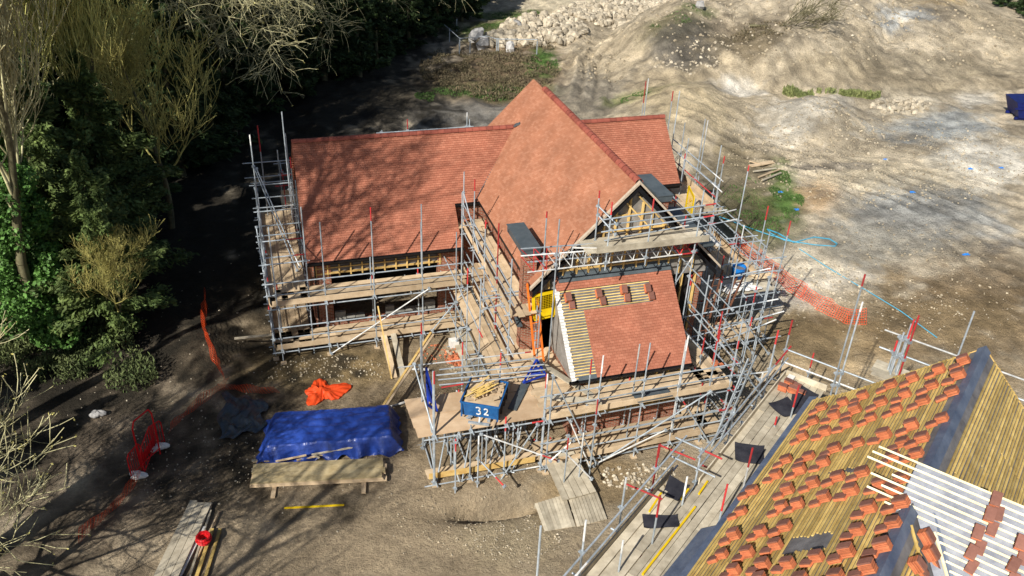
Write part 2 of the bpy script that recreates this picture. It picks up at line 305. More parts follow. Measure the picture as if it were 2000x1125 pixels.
for ax_, ay_, bx_, by_, w_, am_ in TR:
    dx, dy = bx_-ax_, by_-ay_; L_ = math.hypot(dx, dy); tt = ((gx-ax_)*dx+(gy-ay_)*dy)/L_/L_; dd = ((gx-ax_)*dy-(gy-ay_)*dx)/L_+fbm(gx, gy, 8, 2, 55)*1.2
    mk_ = np.clip(tt*8+.5, 0, 1)*np.clip((1-tt)*8+.5, 0, 1)*np.clip(1.3-np.abs(dd)/w_, 0, 1); tk = tk*(1+.2*mk_*(np.sin(dd*2*math.pi/1.15)+.6*np.sin(dd*2*math.pi/.5))*(.3+1.2*vnoise(gx, gy, 1.5, 66)))
colr = colr*tk[:, None]
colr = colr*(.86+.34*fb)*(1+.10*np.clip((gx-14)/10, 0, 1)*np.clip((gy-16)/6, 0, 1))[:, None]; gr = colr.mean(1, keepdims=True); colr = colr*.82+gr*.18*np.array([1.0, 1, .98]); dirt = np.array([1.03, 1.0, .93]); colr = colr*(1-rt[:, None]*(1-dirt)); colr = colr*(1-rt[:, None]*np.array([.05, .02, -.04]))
nx, ny = len(xs), len(ys)
idx = np.arange(nx*ny).reshape(nx, ny)
fa = np.stack([idx[:-1, :-1], idx[1:, :-1], idx[1:, 1:], idx[:-1, 1:]], -1).reshape(-1, 4)
gm = bpy.data.meshes.new('ground'); gm.vertices.add(nx*ny); gm.vertices.foreach_set('co', np.stack([gx, gy, gzv], 1).astype('f').ravel())
gm.loops.add(fa.size); gm.loops.foreach_set('vertex_index', fa.ravel().astype('i')); gm.polygons.add(len(fa)); gm.polygons.foreach_set('loop_start', np.arange(0, fa.size, 4, dtype='i'))
gm.update(calc_edges=True); gm.polygons.foreach_set('use_smooth', np.ones(len(fa), bool))
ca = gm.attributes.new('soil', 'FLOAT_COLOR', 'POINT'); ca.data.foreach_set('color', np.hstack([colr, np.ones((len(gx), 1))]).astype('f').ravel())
def ground_mat():
    m = bpy.data.materials.new('bare_soil'); m.use_nodes = True; n = m.node_tree.nodes; L = m.node_tree.links; b = n['Principled BSDF']
    b.inputs['Roughness'].default_value = .95; b.inputs['Specular IOR Level'].default_value = .15
    at = n.new('ShaderNodeAttribute'); at.attribute_name = 'soil'; tc = n.new('ShaderNodeTexCoord')
    def noise(s, d=8, r=.7): k = n.new('ShaderNodeTexNoise'); k.inputs['Scale'].default_value = s; k.inputs['Detail'].default_value = d; k.inputs['Roughness'].default_value = r; L.new(tc.outputs['Object'], k.inputs[0]); return k
    a = noise(1.1); mr = n.new('ShaderNodeMapRange'); mr.inputs[1].default_value = .25; mr.inputs[2].default_value = .75; mr.inputs[3].default_value = .68; mr.inputs[4].default_value = 1.36; L.new(a.outputs[0], mr.inputs[0])
    a2 = noise(7, 10, .85); m2 = n.new('ShaderNodeMapRange'); m2.inputs[1].default_value = .3; m2.inputs[2].default_value = .7; m2.inputs[3].default_value = .62; m2.inputs[4].default_value = 1.38; L.new(a2.outputs[0], m2.inputs[0])
    mm = n.new('ShaderNodeMath'); mm.operation = 'MULTIPLY'; L.new(mr.outputs[0], mm.inputs[0]); L.new(m2.outputs[0], mm.inputs[1])
    vm = n.new('ShaderNodeVectorMath'); vm.operation = 'SCALE'; L.new(at.outputs[0], vm.inputs[0]); L.new(mm.outputs[0], vm.inputs['Scale'])
    # small pale stones scattered in the soil
    vo = n.new('ShaderNodeTexVoronoi'); vo.inputs['Scale'].default_value = 7; L.new(tc.outputs['Object'], vo.inputs[0])
    c2 = noise(.35, 4); lt = n.new('ShaderNodeMath'); lt.operation = 'MULTIPLY_ADD'; lt.inputs[1].default_value = .7; lt.inputs[2].default_value = -.22; L.new(c2.outputs[0], lt.inputs[0])
    sp = n.new('ShaderNodeMath'); sp.operation = 'LESS_THAN'; L.new(vo.outputs['Distance'], sp.inputs[0]); L.new(lt.outputs[0], sp.inputs[1])
    fr = n.new('ShaderNodeMath'); fr.operation = 'MULTIPLY'; fr.inputs[1].default_value = .55; L.new(sp.outputs[0], fr.inputs[0])
    mx = n.new('ShaderNodeMix'); mx.data_type = 'RGBA'; L.new(fr.outputs[0], mx.inputs['Factor']); L.new(vm.outputs[0], mx.inputs['A']); v2 = n.new('ShaderNodeVectorMath'); v2.operation = 'SCALE'; v2.inputs['Scale'].default_value = 2.1; L.new(at.outputs[0], v2.inputs[0]); L.new(v2.outputs[0], mx.inputs['B'])
    L.new(mx.outputs['Result'], b.inputs['Base Color'])
    c = noise(4.5, 10, .75); ad = n.new('ShaderNodeMath'); ad.operation = 'MULTIPLY_ADD'; ad.inputs[1].default_value = .3; L.new(sp.outputs[0], ad.inputs[0]); L.new(c.outputs[0], ad.inputs[2])
    bp = n.new('ShaderNodeBump'); bp.inputs['Strength'].default_value = .9; bp.inputs['Distance'].default_value = .22; L.new(ad.outputs[0], bp.inputs['Height']); L.new(bp.outputs[0], b.inputs['Normal'])
    return m
gm.materials.append(ground_mat()); go = bpy.data.objects.new('ground', gm); COL.objects.link(go); go['kind'] = 'structure'

# ------------------------------------------------------------ main house
house = thing('brick_house', 'red brick house with finished clay tile roof wrapped in scaffolding', 'house', (9, 28, 0))
hw = Matrix.Translation(house.location)
def hb(mb, name, mats, parent=None, smooth=False):
    """build with world coordinates under the house root (or a part of it)"""
    o = mb.build(name, mats, None, smooth); o.parent = parent or house
    o.matrix_parent_inverse = (Matrix.Translation(house.location)).inverted() if parent is None else Matrix.Identity(4)
    return o
def courses(mb, O, U, L, S, N, Hs, trim=None, g=.1, lift=.034, seg=1.1):
    O, U, S, N = map(lambda a: np.array(a, float), (O, U, S, N)); k = 0
    n = int(round(Hs/g))
    for k in range(n):
        v0 = k*g; v1 = v0+g+.012; u0, u1 = (0, L) if trim is None else trim(v0+g/2)
        if u1-u0 < .05: continue
        m = max(1, int((u1-u0)/seg)); us = np.linspace(u0, u1, m+1)
        hj = [lift+random.uniform(-.003, .004) for _ in us]
        for i in range(m):
            a, b = us[i], us[i+1]
            p = [O+U*a+S*v0+N*hj[i], O+U*b+S*v0+N*hj[i+1], O+U*b+S*v1+N*.003, O+U*a+S*v1+N*.003]
            mb.face(p, uv=[(a, v0+.003), (b, v0+.003), (b, v0+g-.003), (a, v0+g-.003)])
            mb.face([O+U*a+S*v0, O+U*b+S*v0, p[1], p[0]], uv=[(a, v0+.01), (b, v0+.01), (b, v0+.02), (a, v0+.02)])
def ridge_run(mb, a, b, r=.13, L=.3):
    a = np.array(a, float); b = np.array(b, float); n = int(np.linalg.norm(b-a)/L); d = (b-a)/n; ax = unit(b-a); sd_ = unit(np.cross(ax, V(0, 0, 1)))
    for i in range(n):
        p = a+d*i+V(0, 0, random.uniform(-.004, .004)); q = a+d*(i+.96)+V(0, 0, random.uniform(-.004, .004)); t = random.random(); K = 6
        for k in range(K):
            a0 = math.pi*k/K; a1 = math.pi*(k+1)/K
            f = lambda p, an, rr: p+sd_*math.cos(an)*rr+V(0, 0, 1)*(math.sin(an)*rr-.06)
            mb.face([f(p, a0, r), f(p, a1, r), f(q, a1, r*.97), f(q, a0, r*.97)], t=t)
        mb.face([f(q, math.pi*k/K, r*.97) for k in range(K+1)], t=t*.5)
s2 = math.sqrt(.5)
XL, XR = 1.44, 18.04; ER, EZ = 30.43, 3.5; RY, RZ = 34.06, 7.15
mb = MB()
courses(mb, (XL, ER, EZ), (1, 0, 0), 6.25, (0, s2, s2), (0, -s2, s2), 1.9)                          # low left part
Sl = 1.9*s2
courses(mb, (XL, ER+Sl, EZ+Sl), (1, 0, 0), XR-XL, (0, s2, s2), (0, -s2, s2), (RZ-EZ-Sl)/s2)     # rest to the ridge
courses(mb, (XR, 2*RY-ER, EZ), (-1, 0, 0), XR-XL, (0, -s2, s2), (0, s2, s2), (RZ-EZ)/s2, g=.2)      # rear slope
roof = hb(mb, 'main_roof', ROOF)
mb = MB(); ridge_run(mb, (XL, RY, RZ+.04), (XR, RY, RZ+.04)); hb(mb, 'ridge_tiles', RIDGE, roof).matrix_parent_inverse = Matrix.Identity(4)
# cross wing roof
CX, CZ, GY = 12.33, 8.6, 24.4; HW = 3.63; CE = CZ-HW
mb = MB(); Ls = HW/s2
courses(mb, (CX-HW, 36, CE), (0, -1, 0), 36-GY, (s2, 0, s2), (-s2, 0, s2), Ls)
# low sweep at the front left of the cross wing
croof = hb(mb, 'cross_roof', ROOF2)
mb = MB(); courses(mb, (CX+HW, GY, CE), (0, 1, 0), 36-GY, (-s2, 0, s2), (s2, 0, s2), Ls); hb(mb, 'cross_roof', ROOF2)
mb = MB(); ridge_run(mb, (CX, GY+.02, CZ+.05), (CX, 34.5, CZ+.05), r=.15); hb(mb, 'ridge_tiles', RIDGE, croof)
mb = MB()
# back gable of the cross wing peaks above the ridge: hip down to the main ridge
for sx in (-1, 1):
    a = V(CX, 34.3, CZ); b = V(CX+sx*HW, 36, CE); mb.face([a, b, V(CX, 37.9, CE)] if sx > 0 else [a, V(CX, 37.9, CE), b])
hb(mb, 'rear_hip', ROOF2)
# valley lines (lead)
mb = MB(); mb.beam((8.62, 31.80, 4.93), (10.98, 34.14, 7.2), .05, .02); mb.beam((10.86, 34.02, 7.22), (11.1, 33.9, 7.38), .3, .05)
hb(mb, 'valley_lead', LEAD)
# gable verge: cream mortar edge, dark soffit board
def verge(mb, pts, w, h, dy0, dy1, dz):
    for (x0, z0), (x1, z1) in zip(pts[:-1], pts[1:]):
        mb.hexa([(x0, GY+dy0, z0+dz-h), (x1, GY+dy0, z1+dz-h), (x1, GY+dy1, z1+dz-h), (x0, GY+dy1, z0+dz-h)], [(x0, GY+dy0, z0+dz), (x1, GY+dy0, z1+dz), (x1, GY+dy1, z1+dz), (x0, GY+dy1, z0+dz)])
sweepL = [(8.7, CE), (9.7, CE+.75), (CX, CZ)]
mb = MB(); verge(mb, [(8.62, CE-.06), (CX, CZ+.02), (16.04, CE-.06)], 0, .1, -.07, .05, .06); hb(mb, 'verge', CREAM)
mb = MB(); verge(mb, [(8.72, CE-.2), (CX, CZ-.08), (15.94, CE-.2)], 0, .2, -.01, .3, -.03); hb(mb, 'barge_board', BLACK)
# gable wall: wrap, studs
GWY = GY+.3
mb = MB(); mb.face([(9.0, GWY, 4.6), (15.66, GWY, 4.6), (15.66, GWY, 4.95), (CX, GWY, 8.25), (9.0, GWY, 4.95)]); gw = hb(mb, 'gable_wrap', WRAP)
mb = MB()
for i, x in enumerate([9.4, 9.9, 10.4, 10.85, 11.3, 11.72, 12.2, 12.7, 13.1, 13.6, 14.0, 14.5, 15.0]):
    top = CZ-.5-abs(x-CX); lo = 4.7
    if top > lo+.2: mb.box(x-.03, x+.03, GWY-.1, GWY-.01, lo, top)
for z in (5.35, 6.0, 6.72, 7.3):
    hwz = CZ-.55-z
    if hwz > 0: mb.box(CX-hwz, CX+hwz, GWY-.07, GWY-.015, z-.03, z+.03)
for sx in (-1, 1): mb.beam((CX+sx*.15, GWY-.09, 8.0), (CX+sx*2.6, GWY-.09, 5.5), .05, .08, up=(0, 1, 0))
mb.beam((CX-.4, GWY-.12, 7.9), (CX+1.9, GWY-.12, 5.5), .05, .07, up=(0, 1, 0))
hb(mb, 'gable_studs', BOARDY)
# walls
mb = MB(); Wy = 30.78
mb.box(1.62, 2.35, Wy, Wy+.3, -.3, 3.3); mb.box(6.75, 7.62, Wy, Wy+.3, -.3, 3.3); mb.box(2.35, 6.75, Wy+.01, Wy+.3, -.3, .45)
mb.box(7.32, 7.62, Wy+.3, 32.2, -.3, 3.9)
mb.face([(1.62, 30.8, 3.2), (1.62, 30.8, -.3), (1.62, 37.3, -.3), (1.62, 37.3, 3.2), (1.62, 34.05, 6.6)])
mb.box(1.63, 1.9, 31.0, 37.3, -.3, 3.2); mb.box(1.62, 18, 37.0, 37.3, -.3, 3.4)
hb(mb, 'front_wall', BRICK)
mb = MB(); mb.box(9.0, 9.3, 24.8, 31.6, -.4, 4.75); hb(mb, 'cross_wing_wall', BRICK)
mb = MB(); mb.box(15.3, 15.6, 24.8, 31.6, -.4, 4.75); hb(mb, 'cross_wing_wall', BRICK)
mb = MB(); mb.box(7.6, 9.1, 31.9, 32.2, -.3, 4.6); hb(mb, 'side_wall', BRICK)
mb = MB(); mb.box(15.6, 17.7, 32.0, 32.3, -.3, 4.6); mb.face([(17.72, 32.0, 4.5), (17.72, 32, -.3), (17.72, 37.2, -.3), (17.72, 37.2, 3.2), (17.72, 34.05, 6.7)])
hb(mb, 'side_wall', BRICK)
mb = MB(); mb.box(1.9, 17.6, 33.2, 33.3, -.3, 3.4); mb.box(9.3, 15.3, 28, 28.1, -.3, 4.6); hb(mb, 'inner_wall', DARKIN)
# stud band and membrane under the left eave
mb = MB(); mb.box(1.7, 6.9, Wy+.08, Wy+.12, 2.72, 3.36); hb(mb, 'eave_membrane', MEMB)
mb = MB()
for x in np.arange(1.75, 6.95, .46): mb.box(x, x+.05, Wy-.03, Wy+.07, 2.62, 3.36)
mb.box(1.7, 7.6, Wy-.01, Wy+.05, 3.26, 3.32); mb.box(1.7, 6.9, Wy-.012, Wy+.05, 2.72, 2.79); mb.box(1.7, 6.9, Wy-.014, Wy+.04, 2.98, 3.02)
hb(mb, 'eave_studs', BOARDY)
mb = MB()
x = 2.4
while x < 6.6:
    wd = random.uniform(.35, .5)
    if random.random() < .85: mb = MB(); mb.box(x, x+wd-.02, Wy-.06+random.uniform(-.04, .04), Wy+.12, .45, .45+random.choice([.22, .22, .42])); hb(mb, 'sill_block', BLOCK)
    x += wd
# gutters
def gutter(mb, p0, p1, out):
    p0 = np.array(p0, float)+np.array(out)*.06; p1 = np.array(p1, float)+np.array(out)*.06; o = np.array(out, float)
    for (a, b) in [((-.06, .0), (-.05, -.07)), ((-.05, -.07), (.04, -.07)), ((.04, -.07), (.065, .01)), ((.065, .01), (.05, .012))]:
        q = lambda p, c: p+o*c[0]+V(0, 0, c[1]); mb.face([q(p0, a), q(p1, a), q(p1, b), q(p0, b)])
        mb.face([q(p0, a)-V(0, 0, .01), q(p0, b)-V(0, 0, .01), q(p1, b)-V(0, 0, .01), q(p1, a)-V(0, 0, .01)])
mb = MB(); gutter(mb, (XL-.03, ER, EZ), (7.72, ER, EZ), (0, -1, 0)); mb.box(XL, 7.7, ER+.05, ER+.09, EZ-.2, EZ-.02)
mb.tube((1.72, Wy-.08, -.2), (1.72, Wy-.08, 3.3), .035); hb(mb, 'gutter', BLACK)
mb = MB(); gutter(mb, (7.7, ER+Sl, EZ+Sl), (9.0, ER+Sl, EZ+Sl), (0, -1, 0)); mb.box(7.7, 9.0, ER+Sl+.04, ER+Sl+.09, EZ+Sl-.2, EZ+Sl-.01); hb(mb, 'gutter', BLACK)
mb = MB(); gutter(mb, (15.6, ER+Sl, EZ+Sl), (18.1, ER+Sl, EZ+Sl), (0, -1, 0)); mb.box(15.6, 18.08, ER+Sl+.04, ER+Sl+.09, EZ+Sl-.24, EZ+Sl-.01); hb(mb, 'gutter', BLACK)
mb = MB(); mb.box(8.7, 8.76, GY+.1, 31.7, CE-.17, CE-.01); hb(mb, 'fascia', BLACK)
mb = MB(); mb.box(15.9, 15.96, GY+.1, 31.7, CE-.17, CE-.01); hb(mb, 'fascia', BLACK)
# lower front roof, half tiled
LX0, LX1, LY0, LZ0, LT = 9.5, 14.05, 22.0, 2.5, 24.68
TX = PPL(1145, 640, (0, -1, 1), LZ0-LY0)[0]
LH = (LT-LY0)/s2
def ltrim(v):
    x = lambda a: a-LX0
    if v < 2.38: return (x(10.42), x(LX1))
    if v < 3.22: return (x(13.1), x(LX1))
    return (x(LX0+.06), x(LX1))
mb = MB(); courses(mb, (LX0, LY0, LZ0), (1, 0, 0), LX1-LX0, (0, s2, s2), (0, -s2, s2), LH, ltrim); lroof = hb(mb, 'lower_roof', ROOF)
mb = MB()
p = lambda x, v, n: V(x, LY0+v*s2-n*s2, LZ0+v*s2+n*s2)
mb.face([p(LX0, 0, -.035), p(LX1, 0, -.035), p(LX1, LH, -.035), p(LX0, LH, -.035)]); mb.face([p(LX1, 0, -.05), p(LX0, 0, -.05), p(LX0, LH, -.05), p(LX1, LH, -.05)])
hb(mb, 'lower_underlay', MEMB)
mb = MB()
for k in range(int(LH/.1)):
    v = .06+k*.1; x1 = 10.47 if v < 2.4 else 13.15
    if v < 3.25: mb.beam(p(LX0+.1, v, -.005), p(x1, v, -.005), .034, .022, up=(0, -s2, s2))
hb(mb, 'lower_battens', LBAT)
mb = MB()
for k in range(30): mb.beam(p(LX0-.02, k*.11+.04, 0), p(LX0+.17-.03*(k % 2), k*.11+.04, 0), .1, .02, up=(0, -s2, s2))
hb(mb, 'verge_strip', WHT)
mb = MB(); mb.beam(p(9.75, .05, .01), p(10.42, .05, .01), .14, .02, up=(0, -s2, s2)); hb(mb, 'eave_flashing', LEAD)
mb = MB(); mb.beam(p(LX0+.2, LH-.1, .04), p(LX1, LH-.1, .04), .42, .02, up=(0, -s2, s2)); mb.box(LX0+.1, LX1, LT-.04, LT+.02, 5.1, 5.3)
hb(mb, 'flashing', LEAD)
mb = MB(); gutter(mb, (LX0-.1, LY0, LZ0), (LX1+.05, LY0, LZ0), (0, -1, 0)); mb.box(LX0, LX1, LY0+.04, LY0+.08, LZ0-.2, LZ0-.02); hb(mb, 'gutter', BLACK)
mb = MB(); mb.box(9.65, 13.9, 22.3, 22.55, -.8, .7); mb.box(9.65, 9.9, 22.55, 24.8, -.8, 2.4); mb.box(13.65, 13.9, 22.55, 24.8, -.8, 2.4); mb.box(9.65, 10.4, 22.3, 22.5, .7, 2.3)
hb(mb, 'front_wall', BRICK)
mb = MB(); mb.box(10.4, 13.9, 22.42, 22.5, .7, 2.3); mb.face([(9.64, 22.4, 2.2), (9.64, 24.8, 2.2), (9.64, 24.8, 4.7)]); mb.face([(13.92, 22.4, 2.2), (13.92, 24.8, 4.7), (13.92, 24.8, 2.2)]); hb(mb, 'front_sheathing', WRAP)
mb = MB()
for x in np.arange(9.7, 13.9, .45): mb.box(x, x+.06, 22.27, 22.37, .7, 2.32)
mb.box(9.65, 13.9, 22.26, 22.38, .66, .74); mb.box(9.65, 13.9, 22.255, 22.38, 1.5, 1.57); hb(mb, 'front_studs', STUD)
mb = MB(); mb.box(14.3, 15.3, 24.9, 25.1, -.4, 4.6); hb(mb, 'dark_opening_panel', DARKIN)  # solid panel whose dark colour stands in for the unlit opening
mb = MB()
for x in (14.0, 14.7, 15.25): mb.box(x, x+.06, 24.72, 24.82, -.4, 4.6)
for y in np.arange(25.0, 27.6, .42): mb.box(15.62, 15.7, y, y+.06, .3, 4.2)
for z in (.9, 1.9, 2.9, 3.9): mb.box(15.615, 15.68, 24.9, 27.6, z, z+.06)
hb(mb, 'side_studs', BOARDY)
# chimneys with grey caps
def chimney(x0, x1, y0, y1, ztop, zb, sh):
    mb = MB(); mb.box(x0+.08, x1-.08, y0+.08, y0+sh, zb, ztop-.1); st = hb(mb, 'chimney', BRICK)
    mb = MB(); mb.box(x0, x1, y0, y1, ztop-.28, ztop-.02); mb.box(x0-.03, x1+.03, y0-.03, y1+.03, ztop-.03, ztop); hb(mb, 'chimney_cap', LEAD, st)
    mb = MB(); mb.beam((x0-.02, y0-.1, zb+1.2), (x0-.02, y0+.35, zb+1.35), .2, .02); hb(mb, 'flashing', LEAD)
chimney(8.44, 9.05, 24.75, 26.75, 6.3, 2.0, .55)
chimney(14.75, 15.35, 27.45, 29.5, 6.5, 4.0, 1.9)
mb = MB(); mb.box(16.0, 16.65, 26.0, 29.3, 4.82, 5.0); hb(mb, 'flat_canopy', LEAD)

# ------------------------------------------------------------ the nearer house: its battened roof fills the lower right
AZ = math.radians(53); ND = V(math.sin(AZ), math.cos(AZ), 0); NN = V(-ND[1], ND[0], 0); NA = V(16.91, 13.48, 0)
def N3(u, v, z): return NA-ND*u+NN*v+V(0, 0, z)          # u back along the ridge, v across, z up
near = thing('roofless_house', 'house in the near right corner whose battened roof carries loose tile stacks', 'house', N3(6, 0, 0))
def nb(mb, name, mats, parent=None):
    o = mb.build(name, mats); o.parent = parent or near
    if parent is None: o.matrix_parent_inverse = Matrix.Translation(near.location).inverted()
    return o
NZ = 8.5; NE = 3.62; SPR = .9     # ridge, eave half width, bell-cast start
def lz(v):                         # left slope height with the bell-cast foot
    v0 = NE-SPR
    return NZ-v if v <= v0 else NZ-v0-(v-v0)*.82
UB = 17.0
mb = MB()
for a, b in ((0, NE-SPR), (NE-SPR, NE)):
    mb.face([N3(0, a, lz(a)-.03), N3(UB, a, lz(a)-.03), N3(UB, b, lz(b)-.03), N3(0, b, lz(b)-.03)][::-1])
mb.face([N3(0, 0, NZ-.03), N3(0, -4.6, NZ-4.63), N3(UB, -4.6, NZ-4.63), N3(UB, 0, NZ-.03)][::-1])
nb(mb, 'underlay', MEMB)
wide = .055
HOLES = [(1.4, 2.3, 4.4, 5.2), (1.9, 2.6, 7.3, 8.2)]
mb = MB(); v = .30
h1 = P(0, 0)
def npl(x, y):                      # photo pixel on the left slope -> (u, v)
    n = (NN+V(0, 0, 1)); p0 = N3(0, 0, NZ); q = PPL(x, y, n, n@p0); return float(-(q-NA)@ND), float((q-NA)@NN)
HP = [[npl(1532, 1080), npl(1550, 1050), npl(1629, 1035), npl(1612, 1067)], [npl(1620, 922), npl(1632, 916), npl(1696, 908), npl(1690, 918)]]
def inpoly(u, v, q):
    c = False; j = len(q)-1
    for i in range(len(q)):
        if (q[i][1] > v) != (q[j][1] > v) and u < (q[j][0]-q[i][0])*(v-q[i][1])/(q[j][1]-q[i][1])+q[i][0]: c = not c
        j = i
    return c
sl_len = 0
while v < NE+.02:
    z = lz(v)+.005; u0 = random.uniform(-.06, .03); segs = []; u = u0; st = u0
    while u < UB:
        u2 = u+.1
        if any(inpoly(u, v, q) for q in HP):
            if st is not None and u > st: segs.append((st, u))
            st = None
        elif st is None: st = u
        u = u2
    if st is not None: segs.append((st, UB))
    for a, b in segs:
        x = a
        while x < b:
            y = min(b, x+random.choice([3.6, 4.2, 2.4])); j = random.uniform(-.008, .008)
            mb.beam(N3(x, v+j, z-j), N3(y, v-j, z+j), .046, .028, up=tuple(NN*.7+V(0, 0, .7))); x = y+.004
    v += .0707 if v < NE-SPR else .077
nb(mb, 'left_battens', STUD)
mb = MB(); v = -.32; vs0 = 6.82
while v > -4.5:
    umax = 5.8 ; x = random.uniform(-.05, .03)
    while x < umax:
        y = min(umax, x+random.choice([3.6, 2.4, 4.8])); j = random.uniform(-.01, .01)
        mb.beam(N3(x, v+j, NZ+v+j), N3(y, v-j, NZ+v-j), .046, .028, up=tuple(-NN*.7+V(0, 0, .7))); x = y+.004
    # in front of the cross gable: short lengths down to the valley
    a = vs0+abs(v)+.3
    if a < 11: mb.beam(N3(a, v, NZ+v), N3(13, v, NZ+v), .046, .028, up=tuple(-NN*.7+V(0, 0, .7)))
    v -= .0707
nb(mb, 'right_battens', STUD)
for (a, b) in ((-.03, 5.95), (6.95, UB)):
    mb = MB()
    for sgn in (1, -1):
        e = .155
        m_ = 14; us = np.linspace(a, b, m_)
        for i in range(m_-1):
            mb.face([N3(us[i], 0, NZ+.045+.004*(i % 2)), N3(us[i+1], 0, NZ+.045+.004*((i+1) % 2)), N3(us[i+1], sgn*e, NZ+.045-e), N3(us[i], sgn*e, NZ+.045-e)])
    nb(mb, 'ridge_underlay', MEMBB)
# cross gable, near face: its ridge stands a little above the long ridge
CR = NZ+.55; c0 = 6.27; vs_ = c0+.55
XG = lambda u: CR-(u-c0)
mb = MB()
mb.face([N3(c0, .2, CR), N3(c0, -6, CR), N3(c0+4.4, -6, XG(c0+4.4)), N3(c0+4.4, -3.85, XG(c0+4.4)), N3(vs_, 0, NZ), N3(c0+.75, .2, XG(c0+.75))][::-1])
mb.face([N3(c0, .2, CR), N3(c0+.75, .2, XG(c0+.75)), N3(c0+.75, .24, NZ-.25), N3(c0-.1, .24, NZ-.25)])
mb.face([N3(c0, .2, CR), N3(c0, -6, CR), N3(c0-4.4, -6, CR-4.4), N3(c0-4.4, -4.4, CR-4.4), N3(c0-.5, .2, NZ)])
nb(mb, 'cross_gable_underlay', MEMBW)
mb = MB(); k = 0; uu = c0+.03
while uu < c0+4.3:
    d0 = uu-vs_; v1 = -d0-.32+random.uniform(-.03, .03) if d0 > .18 else random.uniform(.45, 1.1)
    mb.beam(N3(uu, v1, XG(uu)+.03), N3(uu+.02, -6, XG(uu)+.025), .042, .034, up=tuple(-ND*.7+V(0, 0, .7)), t=random.random()); uu += .098; k += 1
nb(mb, 'cross_gable_battens', PALEB)
mb = MB(); vz = NZ+.035
mb.face([N3(vs_-.1, .1, vz-.05), N3(vs_+.02, -.42, NZ-.01), N3(vs_+4.2, -4.62, NZ-4.17), N3(vs_+4.2, -4.2, NZ-4.16)][::-1])
mb.face([N3(vs_-.1, .1, vz-.05), N3(vs_+4.2, -4.2, NZ-4.16), N3(vs_+4.62, -4.15, NZ-4.1), N3(vs_+.45, .05, vz-.03)][::-1])
nb(mb, 'valley_underlay', MEMBB)
mb = MB(); mb.beam(N3(vs_+.28, -.52, XG(vs_+.28)+.06), N3(vs_+4, -4.25, XG(vs_+4)+.06), .05, .035); nb(mb, 'valley_batten', PALEB)
mb = MB(); mb.beam(N3(vs_+.55, -.12, NZ-.08), N3(vs_+4.4, -3.97, NZ-3.93), .05, .035); nb(mb, 'valley_batten', STUD)
mb = MB()
for i in range(16):
    a, b = i*UB/16-.25*(i == 0), (i+1)*UB/16
    mb.face([N3(a, NE-.02, lz(NE)-.02), N3(b, NE-.02, lz(NE)-.02), N3(b, NE+.2, lz(NE)-.14+.01*(i % 2)), N3(a, NE+.2, lz(NE)-.14+.01*((i+1) % 2))][::-1])
nb(mb, 'eave_underlay', MEMBB)
mb = MB(); q = [N3(5.9, NE+.05, 4.8), N3(5.95, NE+.62, 4.3), N3(10, NE+.75, 4.26), N3(10, NE, 4.8)]
mb.face(q[::-1]); nb(mb, 'loose_underlay', MEMBB)
mb = MB(); mb.hexa([N3(.25, -4.2, -.6), N3(UB, -4.2, -.6), N3(UB, 3.3, -.6), N3(.25, 3.3, -.6)], [N3(.25, -4.2, 4.2), N3(UB, -4.2, 4.2), N3(UB, 3.3, 4.75), N3(.25, 3.3, 4.75)])
mb.face([N3(.2, 3.3, 4.7), N3(.2, -3.6, 4.7), N3(.2, 0, 8.35)]); nb(mb, 'wall', BRICK)
mb = MB()
for a, b in ((0, NE-SPR), (NE-SPR, NE)): mb.beam(N3(-.03, a, lz(a)-.12), N3(-.03, b, lz(b)-.12), .03, .16)
mb.beam(N3(-.03, 0, NZ-.12), N3(-.03, -4.6, NZ-4.72), .03, .16); mb.beam(N3(0, NE-.03, lz(NE)-.16), N3(UB, NE-.03, lz(NE)-.16), .03, .2)
nb(mb, 'fascia', BOARDY)

# ------------------------------------------------------------ tile stacks
def pile(n, seed, dz0=0, lean=0.0):
    r = random.Random(seed); mb = MB()
    for i in range(n):
        jx, jy = r.uniform(-.006, .006), r.uniform(-.006, .006); z = dz0+i*.0155; c = lean*i
        x0, x1, y0, y1 = -.132+jx+c, .132+jx+c, -.082+jy, .082+jy; t = r.random()
        b = [(x0, y0, z), (0+c, y0, z+.004), (x1, y0, z), (x1, y1, z), (0+c, y1, z+.004), (x0, y1, z)]
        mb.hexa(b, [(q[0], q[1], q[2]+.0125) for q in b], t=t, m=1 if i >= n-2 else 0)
    return mb
def stack_proto(k):
    r = thing('tile_stack', 'x', 'tile stack')
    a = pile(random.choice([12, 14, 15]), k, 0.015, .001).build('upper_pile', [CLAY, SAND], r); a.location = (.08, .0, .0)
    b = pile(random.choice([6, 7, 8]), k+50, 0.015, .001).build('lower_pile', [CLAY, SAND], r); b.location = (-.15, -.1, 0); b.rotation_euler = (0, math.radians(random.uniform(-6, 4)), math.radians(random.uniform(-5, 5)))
    return r
protos = [stack_proto(k) for k in range(5)]; used = set()
def put_stack(pos, xax, nrm, label, group, k=None, sc=1.0):
    k = random.randrange(5) if k is None else k
    y = unit(np.cross(nrm, xax)); x = unit(np.cross(y, nrm)); m3 = Matrix(((x[0], y[0], nrm[0]), (x[1], y[1], nrm[1]), (x[2], y[2], nrm[2])))
    e = (m3 @ Matrix.Rotation(math.radians(random.uniform(-5, 5)), 3, 'Z')).to_euler()
    if k not in used: used.add(k); o = protos[k]; o.location = tuple(map(float, pos)); o.rotation_euler = e; o['label'] = label; o['group'] = group; o.scale = (sc,)*3
    else: o = dup(protos[k], pos, rot=e, label=label, group=group, scale=sc)
    return o
